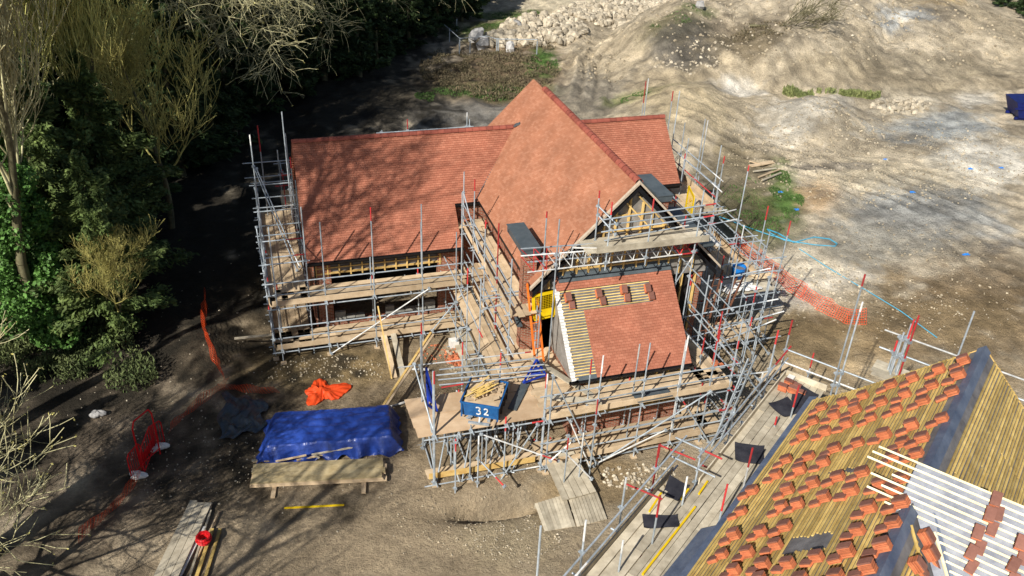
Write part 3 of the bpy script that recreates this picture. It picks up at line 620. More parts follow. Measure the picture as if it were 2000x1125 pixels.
C7 = [(880,165),(770,205),(855,230),(650,243),(735,275),(825,305),(550,270),(615,315),(695,345),(425,320),(505,350),(575,380),(335,350),(390,385),(460,420),(235,380),(295,410),(350,450),(195,445),(255,485),(150,515),(780,425),(645,460),(690,515),(520,500),(605,535),(400,535),(295,560),(180,595),(245,625),(75,620),(140,660),(30,690),(200,720),(310,690),(420,670),(560,600),(665,585),(85,750),(370,755),(250,785),(130,815),(500,725),(450,835),(70,915),(560,900),(600,700),(595,810),(565,755),(400,935),(510,1010),(350,1035),(215,1055),(85,1085),(445,1110),(-80,768),(-130,860),(-35,940),(-160,966),(30,1000),(-95,1035),(-28,1090),(-155,1115),(-215,1050),(60,830),(300,1140),(140,1150),(-40,1160)]
nrmL = unit(NN+V(0, 0, 1)); upL = unit(-NN+V(0, 0, 1))
for cx, cy in C7:
    u, v = npl(1500+cx*.431, 640+cy*.431+4)
    if v > NE-.1: v = NE-.15
    put_stack(N3(u, v, lz(v)+.03), upL, nrmL, 'pair of orange clay tile piles leaning on the battens of the near roof slope', 'tile stacks laid out on the near battened roof', sc=random.uniform(.96, 1.1))
# stacks on the right of the valley and on the pale cross gable
def nplr(x, y, n, p0): q = PPL(x, y, n, n@p0); return q
nR = unit(-NN+V(0, 0, 1))
for (x, y), lab in zip([(1803, 1058), (1812, 1090), (1784, 1112)], ['topmost tile stack on the small roof strip left of the grey valley', 'middle tile stack beside the grey valley lining', 'lowest tile stack beside the grey valley lining']):
    q = nplr(x, y, -NN+V(0, 0, 1), N3(0, 0, NZ+.03)); put_stack(q, unit(NN+V(0, 0, 1)), nR, lab, 'tile stacks beside the valley')
nX = unit(-ND+V(0, 0, 1)); lab6 = ['tile stack highest on the pale battened cross gable', 'second tile stack down on the pale cross gable', 'third tile stack down on the pale cross gable', 'bottom tile stack of the column on the pale cross gable', 'tile stack at the frame edge on the pale cross gable', 'tile stack in the bottom corner of the pale cross gable']
for (x, y), lab in zip([(1942, 985), (1930, 1015), (1907, 1050), (1893, 1088), (1990, 1070), (1975, 1112)], lab6):
    q = nplr(x, y, -ND+V(0, 0, 1), N3(c0, 0, CR+.05)); put_stack(q, unit(ND+V(0, 0, 1)), nX, lab, 'tile stacks on the pale cross gable')
# four on the lower front roof of the main house
for (x, y), lab in zip([(1108, 588), (1168, 580), (1216, 573), (1263, 570)], ['loose tile stack nearest the yellow gate on the lower front roof', 'second loose tile stack from the left on the lower front roof', 'third loose tile stack from the left on the lower front roof', 'rightmost loose tile stack on the lower front roof']):
    q = PPL(x, y, (0, -1, 1), LZ0-LY0+.03); put_stack(q, V(0, s2, s2), V(0, -s2, s2), lab, 'tile stacks on the lower front roof', sc=1.15)
DZ = 4.2
for (u, v), lab in zip([(-1.35, 4.65), (-1.05, 4.4), (-.95, 4.7)], ['upright tile stack beside the rail at the near scaffold corner', 'tile stack against the black mat on the near scaffold', 'front tile stack at the near scaffold corner']):
    put_stack(N3(u, v, DZ+.04), NN, V(0, 0, 1), lab, 'tile stacks on the near scaffold deck')

# ------------------------------------------------------------ scaffolds
TR_ = .0255
class Scaf:
    def __init__(s, name, label, loc):
        s.r = thing(name, label, 'scaffold', loc); s.o = np.array(loc, float)
    def put(s, mb, name, mats=None, parent=None):
        o = mb.build(name, mats or STMAT); o.parent = parent or s.r
        if parent is None: o.location = tuple(-s.o)
        return o
    def tube(s, kind, p0, p1, m=None, cps=(), end=None):
        """one scaffold tube; cps = points where a coupler is clamped; end = painted length at the far end"""
        p0 = np.array(p0, float); p1 = np.array(p1, float); mb = MB(); d = p1-p0; L = np.linalg.norm(d)
        if m is None: m = random.choices([0, 1, 2], [95, 3, 2])[0] if kind in ('guard_rail', 'standard', 'brace') else 0
        if end is None and random.random() < .4: end = (random.uniform(.2, .7), random.choice([1, 1, 2]))
        t = random.random()
        if end and L > 1.2:
            q = p1-d/L*end[0]; mb.tube(p0, q, TR_, m=m, t=t, n=7); mb.tube(q, p1, TR_+.0015, m=end[1], t=t, n=7)
        else: mb.tube(p0, p1, TR_, m=m, t=t, n=7)
        for c in cps:
            c = np.array(c, float); a = d/L; mb.beam(c-a*.045, c+a*.045, .1, .085, m=0, t=random.random()*.5)
            e = unit(np.cross(a, V(.3, .5, .2))); mb.beam(c, c+e*.09, .03, .03, m=0, t=.3)
        return s.put(mb, kind)
    def std(s, x, y, z0, z1, cz=(), m=None, end=None, foot=True):
        o = s.tube('standard', (x, y, z0), (x+random.uniform(-.02, .02), y+random.uniform(-.02, .02), z1), m, [(x, y, c) for c in cz if z0 < c < z1], end)
        return o
    def deck(s, a, b, out, width, z, n=None, mt=None, gap=.006):
        """boards lying along a->b, spreading 'out' over width"""
        a = np.array(list(a)[:2]+[z], float); b = np.array(list(b)[:2]+[z], float); d = b-a; L = np.linalg.norm(d); d = d/L; o = np.array(list(out)+[0], float); o = unit(o)
        n = n or max(1, int(round(width/.225))); w_ = width/n; mb = MB()
        for i in range(n):
            x = random.uniform(-.25, .0); first = True
            while x < L:
                y = min(x+3.9 if not first else x+random.choice([3.9, 2.4, 3.0]), L+random.uniform(-.02, .15)); first = False
                c = o*(w_*(i+.5)); dz = random.choice([0, 0, 0, .012, .035]) ; sk = random.uniform(-.006, .006)
                mb.beam(a+d*max(x, -.1)+c+V(0, 0, dz)+o*sk, a+d*y+c+V(0, 0, dz)-o*sk, w_-gap-random.uniform(0, .01), .036); x = y+.004
                if y >= L-.3: break
        return s.put(mb, 'deck', mt or BOARD)
    def toe(s, a, b, z, h=.225, mt=None):
        a = np.array(list(a)[:2]+[z+h/2], float); b = np.array(list(b)[:2]+[z+h/2], float); mb = MB(); L = np.linalg.norm(b-a); d = (b-a)/L; x = 0
        while x < L-.2:
            y = min(x+3.9, L); mb.beam(a+d*x, a+d*(y+.0), .036, h+random.uniform(-.01, .005)); x = y+.01
        return s.put(mb, 'toe_board', mt or BOARD)
    def run(s, a, b, out, levels, ztop, z0=0.0, bays=None, width=1.2, guard=None, xs=None, inner=True, innertop=None, deckmt=None, ext=.25, toes=None, decks=None, gh=(.5, 1.0)):
        """a->b is the OUTER line, the inner line stands 'width' behind it"""
        a = np.array(a, float); b = np.array(b, float); L = np.linalg.norm(b-a); d = (b-a)/L; o = unit(out); A3 = lambda t, k, z: V(*(a+d*t-o*k), z)
        xs = xs if xs is not None else list(np.linspace(0, L, (bays or max(1, int(round(L/2.0))))+1))
        decks = levels if decks is None else decks; toes = decks if toes is None else toes; guard = decks if guard is None else guard
        zs = list(levels)+[z+g for z in guard for g in gh]
        for i, t in enumerate(xs):
            zt = ztop[i % len(ztop)] if isinstance(ztop, (list, tuple)) else ztop+random.uniform(-.5, .4)
            p_ = A3(t, 0, 0); s.std(p_[0], p_[1], z0 if not isinstance(z0, (list, tuple)) else z0[i % len(z0)], zt, zs)
            mb = MB(); mb.box(p_[0]-.11, p_[0]+.11, p_[1]-.11, p_[1]+.11, gz1(p_[0], p_[1])-.02, gz1(p_[0], p_[1])+.03); s.put(mb, 'sole_board', BOARD)
            if inner:
                q = A3(t+.08, width, 0); s.std(q[0], q[1], gz1(q[0], q[1])-.05, (innertop or levels[-1]+.15)+random.uniform(-.05, .15), levels)
            for z in levels: s.tube('transom', A3(t+.05, -.22, z-.03), A3(t+.05, width+.15, z-.03), 0)
        for z in levels:
            s.tube('ledger', A3(-ext, -.04, z-.09), A3(L+ext, -.04, z-.09))
            if inner: s.tube('ledger', A3(-ext*.5, width+.02, z-.09), A3(L+ext*.4, width+.02, z-.09), 0)
            m_ = int(L/1.3)
            for i in range(m_): t = (i+.5)*L/m_; s.tube('transom', A3(t, -random.uniform(.1, .3), z-.03), A3(t, width+.1, z-.03))
        for z in guard:
            for g in gh: s.tube('guard_rail', A3(-ext*random.uniform(.4, 1.4), .04, z+g+random.uniform(-.03, .03)), A3(L+ext*random.uniform(.3, 1.3), .04, z+g+random.uniform(-.03, .03)))
        for z in decks:
            s.deck(A3(0, .0, z), A3(L, 0, z), -o, width-.05, z+.02, mt=deckmt)
            if z in toes: s.toe(A3(-.05, -.0, z), A3(L+.05, 0, z), z+.03, mt=deckmt)
    def brace(s, p0, p1, m=None): return s.tube('brace', p0, p1, m, [p0+(np.array(p1)-p0)*.05 if False else p0, p1])

# left wing, front and gable end
S = Scaf('left_wing_scaffold', 'two lift tube scaffold with board decks around the shaded left wing', (3.5, 29.7, 0))
S.run((.0, 29.1), (7.55, 29.1), (0, -1), [.5, 2.5], [5.9, 5.9, 6.33, 6.26, 6.6], z0=0, width=1.25, xs=[.12, 1.95, 3.83, 5.75, 7.35])
S.std(5.94, 30.2, 2.4, 4.95); S.std(3.75, 29.35, 2.2, 4.1)
S.brace((2.0, 28.98, .1), (6.0, 28.98, 2.6), 2); S.brace((6.1, 28.95, .6), (7.5, 28.95, 2.4))
S.run((-.15, 37.5), (-.15, 29.3), (-1, 0), [.5, 2.5, 4.2], [6.2, 7.4, 6.6, 6.0], width=1.5, innertop=6.4, decks=[.5, 2.5], xs=[.4, 3.0, 5.6, 8.0], gh=(.6, 1.1))
for (a, b, z0_, z1_) in ((-.2, 33.5, 2.6, 5.2), (-.2, 31.8, 4.6, 1.2), (-.1, 36.0, 4.4, 2.7)): S.brace((a-.1, b, z0_), (a+.05, b-3.0, z1_), 0)
p0 = PY(495, 325, 33.5); p1 = PY(580, 528, 31.5); S.brace(p0, p1, 0); S.brace(p0+V(.1, 0, -.1), p1+V(.12, .1, .1), 0)
for (a, y, z0_) in (((550, 218), 36.0, 0), ((503, 245), 37.0, 0)): q = PY(*a, y); S.std(q[0], q[1], 0, q[2], [2.5, 4.2], m=0 if a[0] > 520 else 0, end=None if a[0] > 520 else (1.2, 1))
S.tube('guard_rail', (-.6, 37.4, 5.0), (1.5, 37.4, 5.0), 0); S.tube('guard_rail', (-.6, 37.4, 4.3), (1.5, 37.4, 4.3), 0)
# rear scaffold rails seen above the ridge
S = Scaf('rear_scaffold', 'scaffold rails standing behind the ridge of the long roof', (7, 39, 0))
q0 = PY(735, 260, 39.2); q1 = PY(925, 247, 39.2); S.tube('guard_rail', q0, q1, 0); S.tube('guard_rail', q0-V(0, 0, .5), q1-V(-3, 0, .5), 0)
for (x, y) in ((745, 254), (796, 233), (806, 256), (912, 220), (917, 233), (778, 256)): q = PY(x, y, 39.3); S.std(q[0], q[1], 0, q[2], [q0[2]], m=0, end=(.5, 1) if x in (796, 806) else None)
for (x, y) in ((1267, 153), (1262, 158)): q = PY(x, y, 40.3); S.std(q[0], q[1], 0, q[2], m=0, end=(1.2, 1) if x == 1262 else (.9, 2))
S.run((1.0, 39.2), (18.0, 39.2), (0, 1), [2.5, 4.2], 4.8, width=1.2, bays=7, gh=(.5,), decks=[2.5])
# corridor along the left side of the cross wing
S = Scaf('cross_wing_scaffold', 'three deck scaffold in the inner corner between left wing and cross wing', (7.9, 28, 0))
S.run((7.92, 31.4), (7.92, 24.2), (-1, 0), [.1, 2.0, 4.0], [6.5, 6.9, 6.0, 6.7, 6.2], width=1.0, xs=[.2, 1.9, 3.6, 5.3, 7.0], innertop=4.1)
S.deck((7.1, 31.3), (7.1, 23.0), (1, 0), .7, 2.0, mt=BOARD); S.deck((7.95, 24.2), (7.95, 22.9), (1, 0), 1.1, 2.005); S.deck((6.9, 31.0), (6.9, 23.2), (1, 0), .9, .12, mt=BOARDG)
S.deck((7.6, 31.0), (8.9, 31.0), (0, 1), .7, 4.06)
for t in (30.4, 28.6, 26.8, 25.0): S.std(7.0, t, 0, random.choice([2.4, 4.6, 5.2]), [2.0]); S.tube('transom', (6.7, t+.1, 1.95), (8.1, t+.1, 1.95), 0); S.tube('transom', (6.6, t-.2, .08), (8.1, t-.2, .08))
for i, t in enumerate((29.4, 27.4, 25.6)): S.brace((7.0, t+1, .3), (7.0, t-.9, 2.1))
S.tube('ledger', (7.0, 31.4, 1.92), (7.0, 23.8, 1.92), 0); S.tube('ledger', (7.0, 31.2, .9), (7.0, 23.6, .9)); S.tube('ledger', (7.0, 31.2, 3.0), (7.0, 24.6, 3.0), 0)
S.brace((7.92, 31.2, 5.6), (7.92, 28.6, 4.2), 0); S.brace((7.9, 31.2, 4.1), (7.9, 29.4, 5.0), 0)
for a, b, y in (((940, 607), (1035, 573), 25.6), ((943, 580), (1030, 566), 25.6)): S.tube('guard_rail', PY(*a, y), PY(*b, y), 0)
S.tube('guard_rail', PY(940, 585, 25.4), PY(1036, 573, 25.4), 0); S.tube('guard_rail', PY(943, 602, 25.4), PY(1036, 588, 25.4), 0)
# loading bay
S = Scaf('loading_bay', 'boarded scaffold loading bay that carries the blue skip', (6.3, 22, 0))
S.run((4.35, 20.95), (8.0, 20.95), (0, -1), [0.0, 2.0], [4.57, 2.2, 2.3, 3.8], z0=-.4, width=2.0, xs=[.1, 1.3, 2.5, 3.8], decks=[], innertop=2.1)
for k, y in enumerate(np.arange(20.95, 22.95, .225)): pass
S.deck((3.95, 20.95), (8.2, 20.95), (0, 1), 2.0, 2.03, mt=mat('ply_board', srgb(204, 178, 146), srgb(176, 148, 116), tint=.12, scale=1.5), n=4)
S.toe((4.3, 21.15), (8.0, 21.1), -.02, mt=BOARDY); S.deck((4.35, 21.15), (8.1, 21.15), (0, 1), .45, -.02)
for (x, y), Y in (((824, 632), 22.9), ((822, 655), 22.7), ((903, 668), 22.9), ((845, 725), 20.95), ((890, 858), 20.5), ((935, 852), 20.6), ((1070, 730), 20.9), ((978, 690), 22.9)):
    q = PY(x, y, Y); S.std(q[0], q[1], gz1(q[0], q[1]), q[2], [2.0, 0], m=0, end=random.choice([None, (.5, 1), (.4, 2)]))
S.brace((4.4, 20.9, 1.9), (4.4, 22.9, 3.4), 0); S.brace((4.45, 21.0, 2.1), (4.2, 22.9, 3.5), 0)
S.brace(PY(940, 848, 20.7), PY(1090, 900, 20.4), 2); S.brace(PY(933, 895, 20.8), PY(985, 950, 19.8), 0); S.brace((7.9, 20.8, 1.9), (6.7, 20.8, -.3)); S.brace((4.5, 20.9, -.2), (4.5, 22.8, 1.9))
for y in (21.3, 21.8, 22.3, 22.8):
    for i in range(3): S.std(5.2+1.1*i, y, gz1(5.2+1.1*i, y)-.05, 2.0, [1.2], m=0)
S.tube('ledger', (4.2, 22.0, 1.9), (8.2, 22.0, 1.9), 0); S.tube('ledger', (4.0, 22.9, 1.9), (8.2, 22.9, 1.9), 0); S.tube('ledger', (3.7, 23.1, 3.3), (8.3, 23.0, 3.25), 2)
for i in range(4): S.brace((4.5+.9*i, 21.0, -.2), (5.4+.9*i, 22.6, 1.8), 0)
# front
S = Scaf('front_scaffold', 'two lift scaffold with long board decks below the half tiled front roof', (11.7, 21.4, 0))
S.run((8.25, 20.8), (15.1, 20.95), (0, -1), [0.0, 2.0], [3.9, 4.3, 4.5, 4.4, 4.55, 4.0], z0=-.45, width=1.25, xs=[0.05, 1.75, 3.4, 4.75, 6.0, 6.8], innertop=2.1)
for (x, y), Y in (((1156, 701), 21.2), ((1249, 672), 21.4), ((1345, 657), 21.3), ((1168, 780), 20.2), ((1110, 850), 19.9), ((1140, 845), 20.0), ((1290, 868), 20.0)):
    q = PY(x, y, Y); S.std(q[0], q[1], gz1(q[0], q[1]), q[2], [2.0], m=0, end=(.6, random.choice([1, 1, 2])))
S.brace(PY(1160, 910, 20.65), PY(1388, 765, 20.6), 0); S.brace(PY(1165, 905, 20.6), PY(1300, 840, 20.6), 2); S.brace(PY(1080, 735, 20.75), PY(1165, 905, 20.6), 0)
S.brace((9.0, 20.7, 1.9), (9.9, 20.7, -.3)); S.brace((14.6, 20.8, -.3), (13.2, 20.85, 1.9), 0); S.tube('guard_rail', (8.2, 20.75, 1.05), (15.3, 20.9, 1.05), 0)
S.deck((8.2, 21.2), (9.55, 21.2), (0, 1), 3.6, 2.01); S.deck((8.3, 22.0), (15.0, 22.0), (0, 1), .25, 2.02, n=1); S.brace(PY(1100, 880, 20.0), PY(1155, 935, 19.5), 2); S.brace(PY(1075, 900, 20.1), PY(1120, 860, 20.1), 2)
mb = MB(); mb.beam((8.4, 21.6, 2.35), (10.2, 20.95, 2.28), .28, .04); S.put(mb, 'loose_plank', BOARDG)
# right hand side
S = Scaf('right_side_scaffold', 'tall open scaffold with staggered board platforms at the right end of the house', (17.5, 27, 0))
S.run((15.4, 25.95), (19.9, 26.0), (0, -1), [.1, 2.4], [5.6, 5.2, 5.0, 5.6], z0=-.3, width=1.25, xs=[.1, 1.5, 3.0, 4.5], decks=[2.4], toes=[], gh=(.9, 1.5), deckmt=BOARDG, innertop=4.4)
S.run((19.75, 27.2), (19.75, 31.5), (1, 0), [2.4, 4.0], [5.6, 6.6, 6.2], z0=-.1, width=1.3, decks=[2.4], xs=[.2, 2.1, 4.1])
S.run((19.4, 31.0), (19.4, 36.2), (1, 0), [2.2, 4.0], [6.8, 7.4, 6.6, 7.6], z0=-.1, width=1.25, decks=[4.0], xs=[.1, 1.8, 3.5, 5.1], deckmt=BOARD)
S.deck((15.9, 30.2), (19.3, 30.2), (0, 1), 1.6, 4.0, mt=BOARD); S.toe((17.2, 30.2), (19.4, 30.2), 4.03, mt=BOARDG)
S.run((16.9, 30.2), (16.9, 26.5), (1, 0), [2.0, 4.0], [5.2, 5.8, 5.0], width=.95, decks=[4.0], xs=[.3, 1.9, 3.4], innertop=4.1)
S.run((17.1, 24.9), (18.9, 24.95), (0, -1), [.9], [4.8, 4.4], z0=-.3, width=1.4, xs=[0, 1.7], gh=(.9, 1.4), deckmt=BOARD, innertop=2.4, ext=1.0)
S.run((15.2, 24.9), (15.3, 21.2), (1, 0), [0.0, 2.0], [4.4, 5.0, 4.2, 4.6], z0=-.4, width=1.15, xs=[.1, 1.2, 2.4, 3.6], toes=[])
for a, b, Y in (((1298, 470), (1430, 605), 24.6), ((1345, 590), (1480, 740), 23.6), ((1345, 540), (1470, 690), 23.9), ((1318, 555), (1360, 490), 24.3), ((1400, 640), (1490, 780), 22.8), ((1330, 640), (1440, 760), 23.0), ((1440, 610), (1500, 690), 23.6), ((1450, 740), (1390, 870), 21.2), ((1430, 700), (1500, 790), 21.6)):
    S.brace(PY(*a, Y), PY(*b, Y-.5))
for a, b, Y in (((1290, 628), (1520, 584), 24.2), ((1345, 660), (1531, 608), 24.2), ((1365, 686), (1516, 624), 24.0), ((1330, 560), (1505, 524), 25.6), ((1300, 445), (1438, 409), 27.5), ((1330, 450), (1440, 428), 27.6), ((1180, 470), (1345, 440), 24.0), ((1180, 440), (1420, 410), 24.0), ((1425, 735), (1500, 726), 21.0)):
    S.tube('guard_rail', PY(*a, Y), PY(*b, Y), 0 if a[0] > 1300 else 0, end=(.5, 2))
for (x, y), Y in (((1328, 178), 34.6), ((1383, 235), 32.8), ((1412, 320), 30.3), ((1345, 270), 33.6), ((1404, 360), 29.8), ((1453, 440), 27.6), ((1395, 445), 27.2), ((1495, 480), 26.4), ((1338, 300), 32.2), ((1478, 560), 23.8), ((1503, 540), 24.6), ((1345, 655), 22.6), ((1376, 660), 22.4), ((1415, 500), 25.8), ((1590, 690), 20.6), ((1512, 685), 21.0), ((1412, 540), 25.4), ((1365, 480), 25.6), ((1470, 620), 22.8)):
    q = PY(x, y, Y); S.std(q[0], q[1], gz1(q[0], q[1]), q[2], [2.4, 4.0], m=0, end=(.7, random.choice([1, 2])) if random.random() < .5 else None)
for a, b, Y in (((1314, 271), (1412, 354), None), ((1316, 292), (1410, 375), None)): S.tube('guard_rail', P(*a, 5.4), P(*b, 5.4), 0, end=(.9, 2))
# bridge across the gable
S = Scaf('gable_bridge', 'planked lattice beam bridge spanning in front of the open timber gable', (11.6, 23.7, 6))
YB = 23.75
def lattice(a, b, c, d, mt):
    a, b, c, d = [PY(*q, YB) for q in (a, b, c, d)]
    S.tube('beam_chord', a, b, mt, end=(.6, 1)); S.tube('beam_chord', c, d, mt, end=(.6, 1)); n = 14; mb = MB()
    for i in range(n):
        p_, q = a+(b-a)*i/n, c+(d-c)*(i+.5)/n; r = a+(b-a)*(i+1)/n; mm = 1 if i < 2 or i > n-3 else mt
        mb.tube(p_, q, .017, m=mm); mb.tube(q, r, .017, m=mm)
    S.put(mb, 'beam_lacing')
lattice((1017, 500), (1362, 474), (1030, 532), (1362, 493), 2); YB = 24.1; lattice((1017, 486), (1360, 462), (1030, 512), (1350, 486), 0)
S.deck((10.35, 23.45), (14.75, 23.45), (0, 1), 1.0, 6.62, mt=BOARDG); S.toe((10.55, 23.4), (14.75, 23.4), 6.62, h=.24, mt=BOARDG)
S.toe((9.9, 23.95), (11.5, 23.5), 6.62, h=.04, mt=WHT)
for (x, y), Y in (((1172, 373), 24.3), ((1196, 395), 23.45), ((1277, 388), 23.5), ((1068, 413), 23.8), ((1092, 428), 23.7), ((1375, 372), 23.5), ((1340, 420), 24.4)):
    q = PY(x, y, Y); S.std(q[0], q[1], 5.9 if 1150 < x < 1300 else (2.0 if x < 1150 else 0), q[2], [6.2, 6.6], m=0, end=(.45, 1) if x in (1196, 1277) else None)
for a, b in (((1168, 402), (1205, 438)), ((1168, 420), (1202, 458))): S.brace(PY(*a, 24.2), PY(*b, 23.5), 0)
for dz in (0, .45): S.tube('guard_rail', PY(1175, 448, 23.42)+V(0, 0, dz-.1), PY(1395, 416, 23.42)+V(0, 0, dz-.1), 0, end=(.4, 1))
# scaffold of the nearer house
S = Scaf('near_house_scaffold', 'wide boarded scaffold along the eaves of the near battened roof', tuple(N3(4, 4.7, 4)))
w2 = lambda u, v: tuple(N3(u, v, 0)[:2])
S.deck(w2(-1.8, 3.72), w2(14, 3.72), NN[:2], 1.3, DZ, n=6, mt=BOARDG); S.toe(w2(-1.8, 5.02), w2(4.45, 5.02), DZ, mt=BOARDG)
S.deck(w2(5.3, 5.03), w2(14, 5.03), NN[:2], .72, DZ+.01, n=3, mt=BOARDG); S.toe(w2(4.5, 5.78), w2(14, 5.78), DZ, mt=BOARDG); S.toe(w2(-1.85, 3.7), w2(-1.83, 5.0), DZ, mt=BOARDG)
S.tube('guard_rail', N3(4.6, 5.12, 5.2), N3(-2, 5.1, 5.2), 0, end=(1.3, 1)); S.tube('guard_rail', N3(-2, 5.1, 4.75), N3(4.6, 5.1, 4.75), 0)
for z in (5.2, 4.7): S.tube('guard_rail', N3(4.0, 5.75, z), N3(15, 5.75, z), 0, end=None if z > 5 else (6, 2))
S.tube('guard_rail', N3(4.25, 5.95, 5.2), N3(4.25, 4.6, 5.2), 0); S.tube('guard_rail', N3(4.5, 5.95, 4.75), N3(4.5, 4.6, 4.75), 0)
for z in (4.08,): S.tube('ledger', N3(-2.3, 5.1, z), N3(14, 5.12, z), 0); S.tube('ledger', N3(-2.3, 3.95, z), N3(14, 3.95, z), 0); S.tube('ledger', N3(4.0, 5.85, z), N3(14, 5.85, z), 0)
for u, v, zt in ((-1.7, 5.15, 6.3), (.3, 5.15, 5.5), (2.3, 5.15, 5.4), (4.3, 5.15, 5.3), (-.4, 5.15, 6.6)): p_ = N3(u, v, 0); S.std(p_[0], p_[1], 0, zt, [2.2, 4.1, 5.2], m=0)
for x, y, v in ((1289, 868, 5.8), (1222, 933, 5.8), (1144, 1017, 5.8), (1058, 1027, 5.9)):
    q = PPL(x, y, NN, NN@N3(0, v, 0)); S.std(q[0], q[1], 0, q[2], [4.1, 5.2], m=1 if x == 1289 else 0, end=(.3, 2) if x == 1222 else None)
for x, y, v, c, e in ((1470.6, 875, 4.0, 2, None), (1421, 945, 4.0, 0, (.9, 1)), (1518, 815, 4.3, 0, None), (1560, 752, 4.1, 0, (.8, 1)), (1290, 968, 5.0, 0, (.7, 1)), (1344, 932, 5.0, 0, None), (1217, 1057, 5.2, 0, (.4, 2)), (1372, 1122, 4.2, 0, None)):
    q = PPL(x, y, NN, NN@N3(0, v, 0)); S.std(q[0], q[1], 0, q[2], [4.1], m=c, end=e)
for u in (-1.5, .2, 1.9, 3.6, 5.4, 7.2, 9, 10.8): S.tube('transom', N3(u, 3.4, 4.12), N3(u, 5.35 if u < 4.5 else 6.1, 4.12), 0)
for a, b in (((1290, 870), (1312, 884)), ((1222, 945), (1262, 970))): 
    q = PPL(*a, NN, NN@N3(0, 6.1, 0)); S.tube('brace', q, q-NN*.9+ND*.3-V(0, 0, .2), 1, end=(.1, 1))
for z in (4.75, 5.2): S.tube('guard_rail', N3(-1.75+(5.2-z)*.1, 5.2, z), N3(-1.75, -5.5, z), 2 if z < 5 else 0, end=None)
for z in (6.4, 7.0): S.tube('guard_rail', N3(-1.8, 2.6, z-.0), N3(-1.8, -5.5, z-.1), 2 if z > 6.8 else 0)
for (u, v, z) in ((-1.5, 3.48, 8.66), (-1.6, 3.36, 7.73)): p_ = N3(u, v, 0); S.std(p_[0], p_[1], 0, z, [4.75, 5.2], m=0)
for i in range(6): p_ = N3(-1.6-.1*(i % 3), 1.85+.07*i, 0); S.std(p_[0], p_[1], 0, 7.9-.22*i, [5.2, 6.4, 7.0], m=0 if i else 1)
q = N3(-1.9, .6, 0); S.std(q[0], q[1], 0, 8.4, [], m=0); q = N3(-1.6, -3.4, 0); S.std(q[0], q[1], 0, 7.4, [5, 7], m=0)
S.deck(w2(-1.5, 2.9), w2(-1.5, .2), (-ND[:2]), -.9, 5.6, n=4, mt=BOARDG) if False else S.deck(w2(-1.25, 2.5), w2(-1.25, -1.5), ND[:2], .9, 5.75, n=4, mt=BOARDG)
S.brace(N3(-.4, 5.2, .3), N3(4.2, 5.2, 4.0), 0); S.brace(N3(4.0, 5.85, 0), N3(1, 5.2, 4), 0)

# ------------------------------------------------------------ loose objects
def G(x, y, dz=0): p = P(x, y); p = V(p[0], p[1], gz1(p[0], p[1])+dz); return p
def single(mb, name, mt, label, cat, group=None, kind=None, smooth=False):
    o = mb.build(name, mt, None, smooth); return tag(o, label, cat, group, kind)
def sheet(nu, nv, fn, thick=0):
    mb = MB(); g = [[fn(i/nu, j/nv) for j in range(nv+1)] for i in range(nu+1)]
    for i in range(nu):
        for j in range(nv): mb.face([g[i][j], g[i+1][j], g[i+1][j+1], g[i][j+1]], t=.5)
    return mb
# blue skip on the loading bay
sk0 = P(899, 816, 2.1); sk1 = P(973, 828, 2.1); ax = unit((sk1-sk0)*V(1, 1, 0)); ay = V(-ax[1], ax[0], 0)
skip = thing('skip', 'blue metal skip with the number 32 sprayed in white on its front', 'skip', sk0)
SW, SD, SH = 1.28, 1.45, .66
def sp(x, y, z): return sk0+ax*x+ay*y+V(0, 0, z)
def sb(mb, name, m): o = mb.build(name, m, skip); o.location = tuple(-sk0); return o
mb = MB()
B0 = [sp(.03, .12, .06), sp(SW-.03, .12, .06), sp(SW-.03, SD-.1, .06), sp(.03, SD-.1, .06)]; T0 = [sp(0, 0, SH), sp(SW, 0, SH), sp(SW, SD, SH-.05), sp(0, SD, SH-.05)]
mb.hexa(B0, [b+V(0, 0, .03) for b in B0])
for i in range(4):
    j = (i+1) % 4; a, b, c, d = B0[i], B0[j], T0[j], T0[i]; n = unit(np.cross(b-a, d-a))*.02
    mb.face([a, b, c, d], m=0 if i == 0 else 1); mb.face([a-n, d-n, c-n, b-n], m=1); mb.face([d, c, c-n, d-n], m=1)
sb(mb, 'body', [BLUES, DKST])
mb = MB()
for x in (.04, SW-.04): mb = MB(); mb.beam(sp(x, .0, .08), sp(x, -.012, SH), .05, .03); sb(mb, 'corner_rib', BLUES)
for y in (.4, .85, 1.2): mb = MB(); mb.beam(sp(SW+.0, y, .1), sp(SW+.03, y, SH-.03), .06, .04); sb(mb, 'side_rib', DKST)
mb = MB()
for i in range(4): mb.beam(T0[i], T0[(i+1) % 4], .05, .05)
sb(mb, 'rim', BLUES)
for x in (.3, .95): mb = MB(); mb.beam(sp(x, .02, .03), sp(x, SD, .03), .1, .1); sb(mb, 'fork_pocket', STEEL)
mb = MB(); mb.beam(sp(.3, -.12, -.02), sp(1.0, -.12, .0), .07, .07); mb.beam(sp(.66, -.1, 0), sp(.66, -.0, .16), .05, .05); mb.beam(sp(.22, -.06, .08), sp(.42, -.03, .18), .04, .04); sb(mb, 'catch', STEEL)
mb = MB()   # the hand sprayed digits
def stroke(pts, r=.022):
    for a, b in zip(pts[:-1], pts[1:]):
        f = lambda q: sp(q[0], .145*(1-(q[1]-.06)/(SH-.06))*.83-.02, q[1]); mb.tube(f(a), f(b), r, n=6)
def arc(cx, cz, rx, rz, a0, a1, n=9): return [(cx+rx*math.cos(math.radians(a0+(a1-a0)*i/n)), cz+rz*math.sin(math.radians(a0+(a1-a0)*i/n))) for i in range(n+1)]
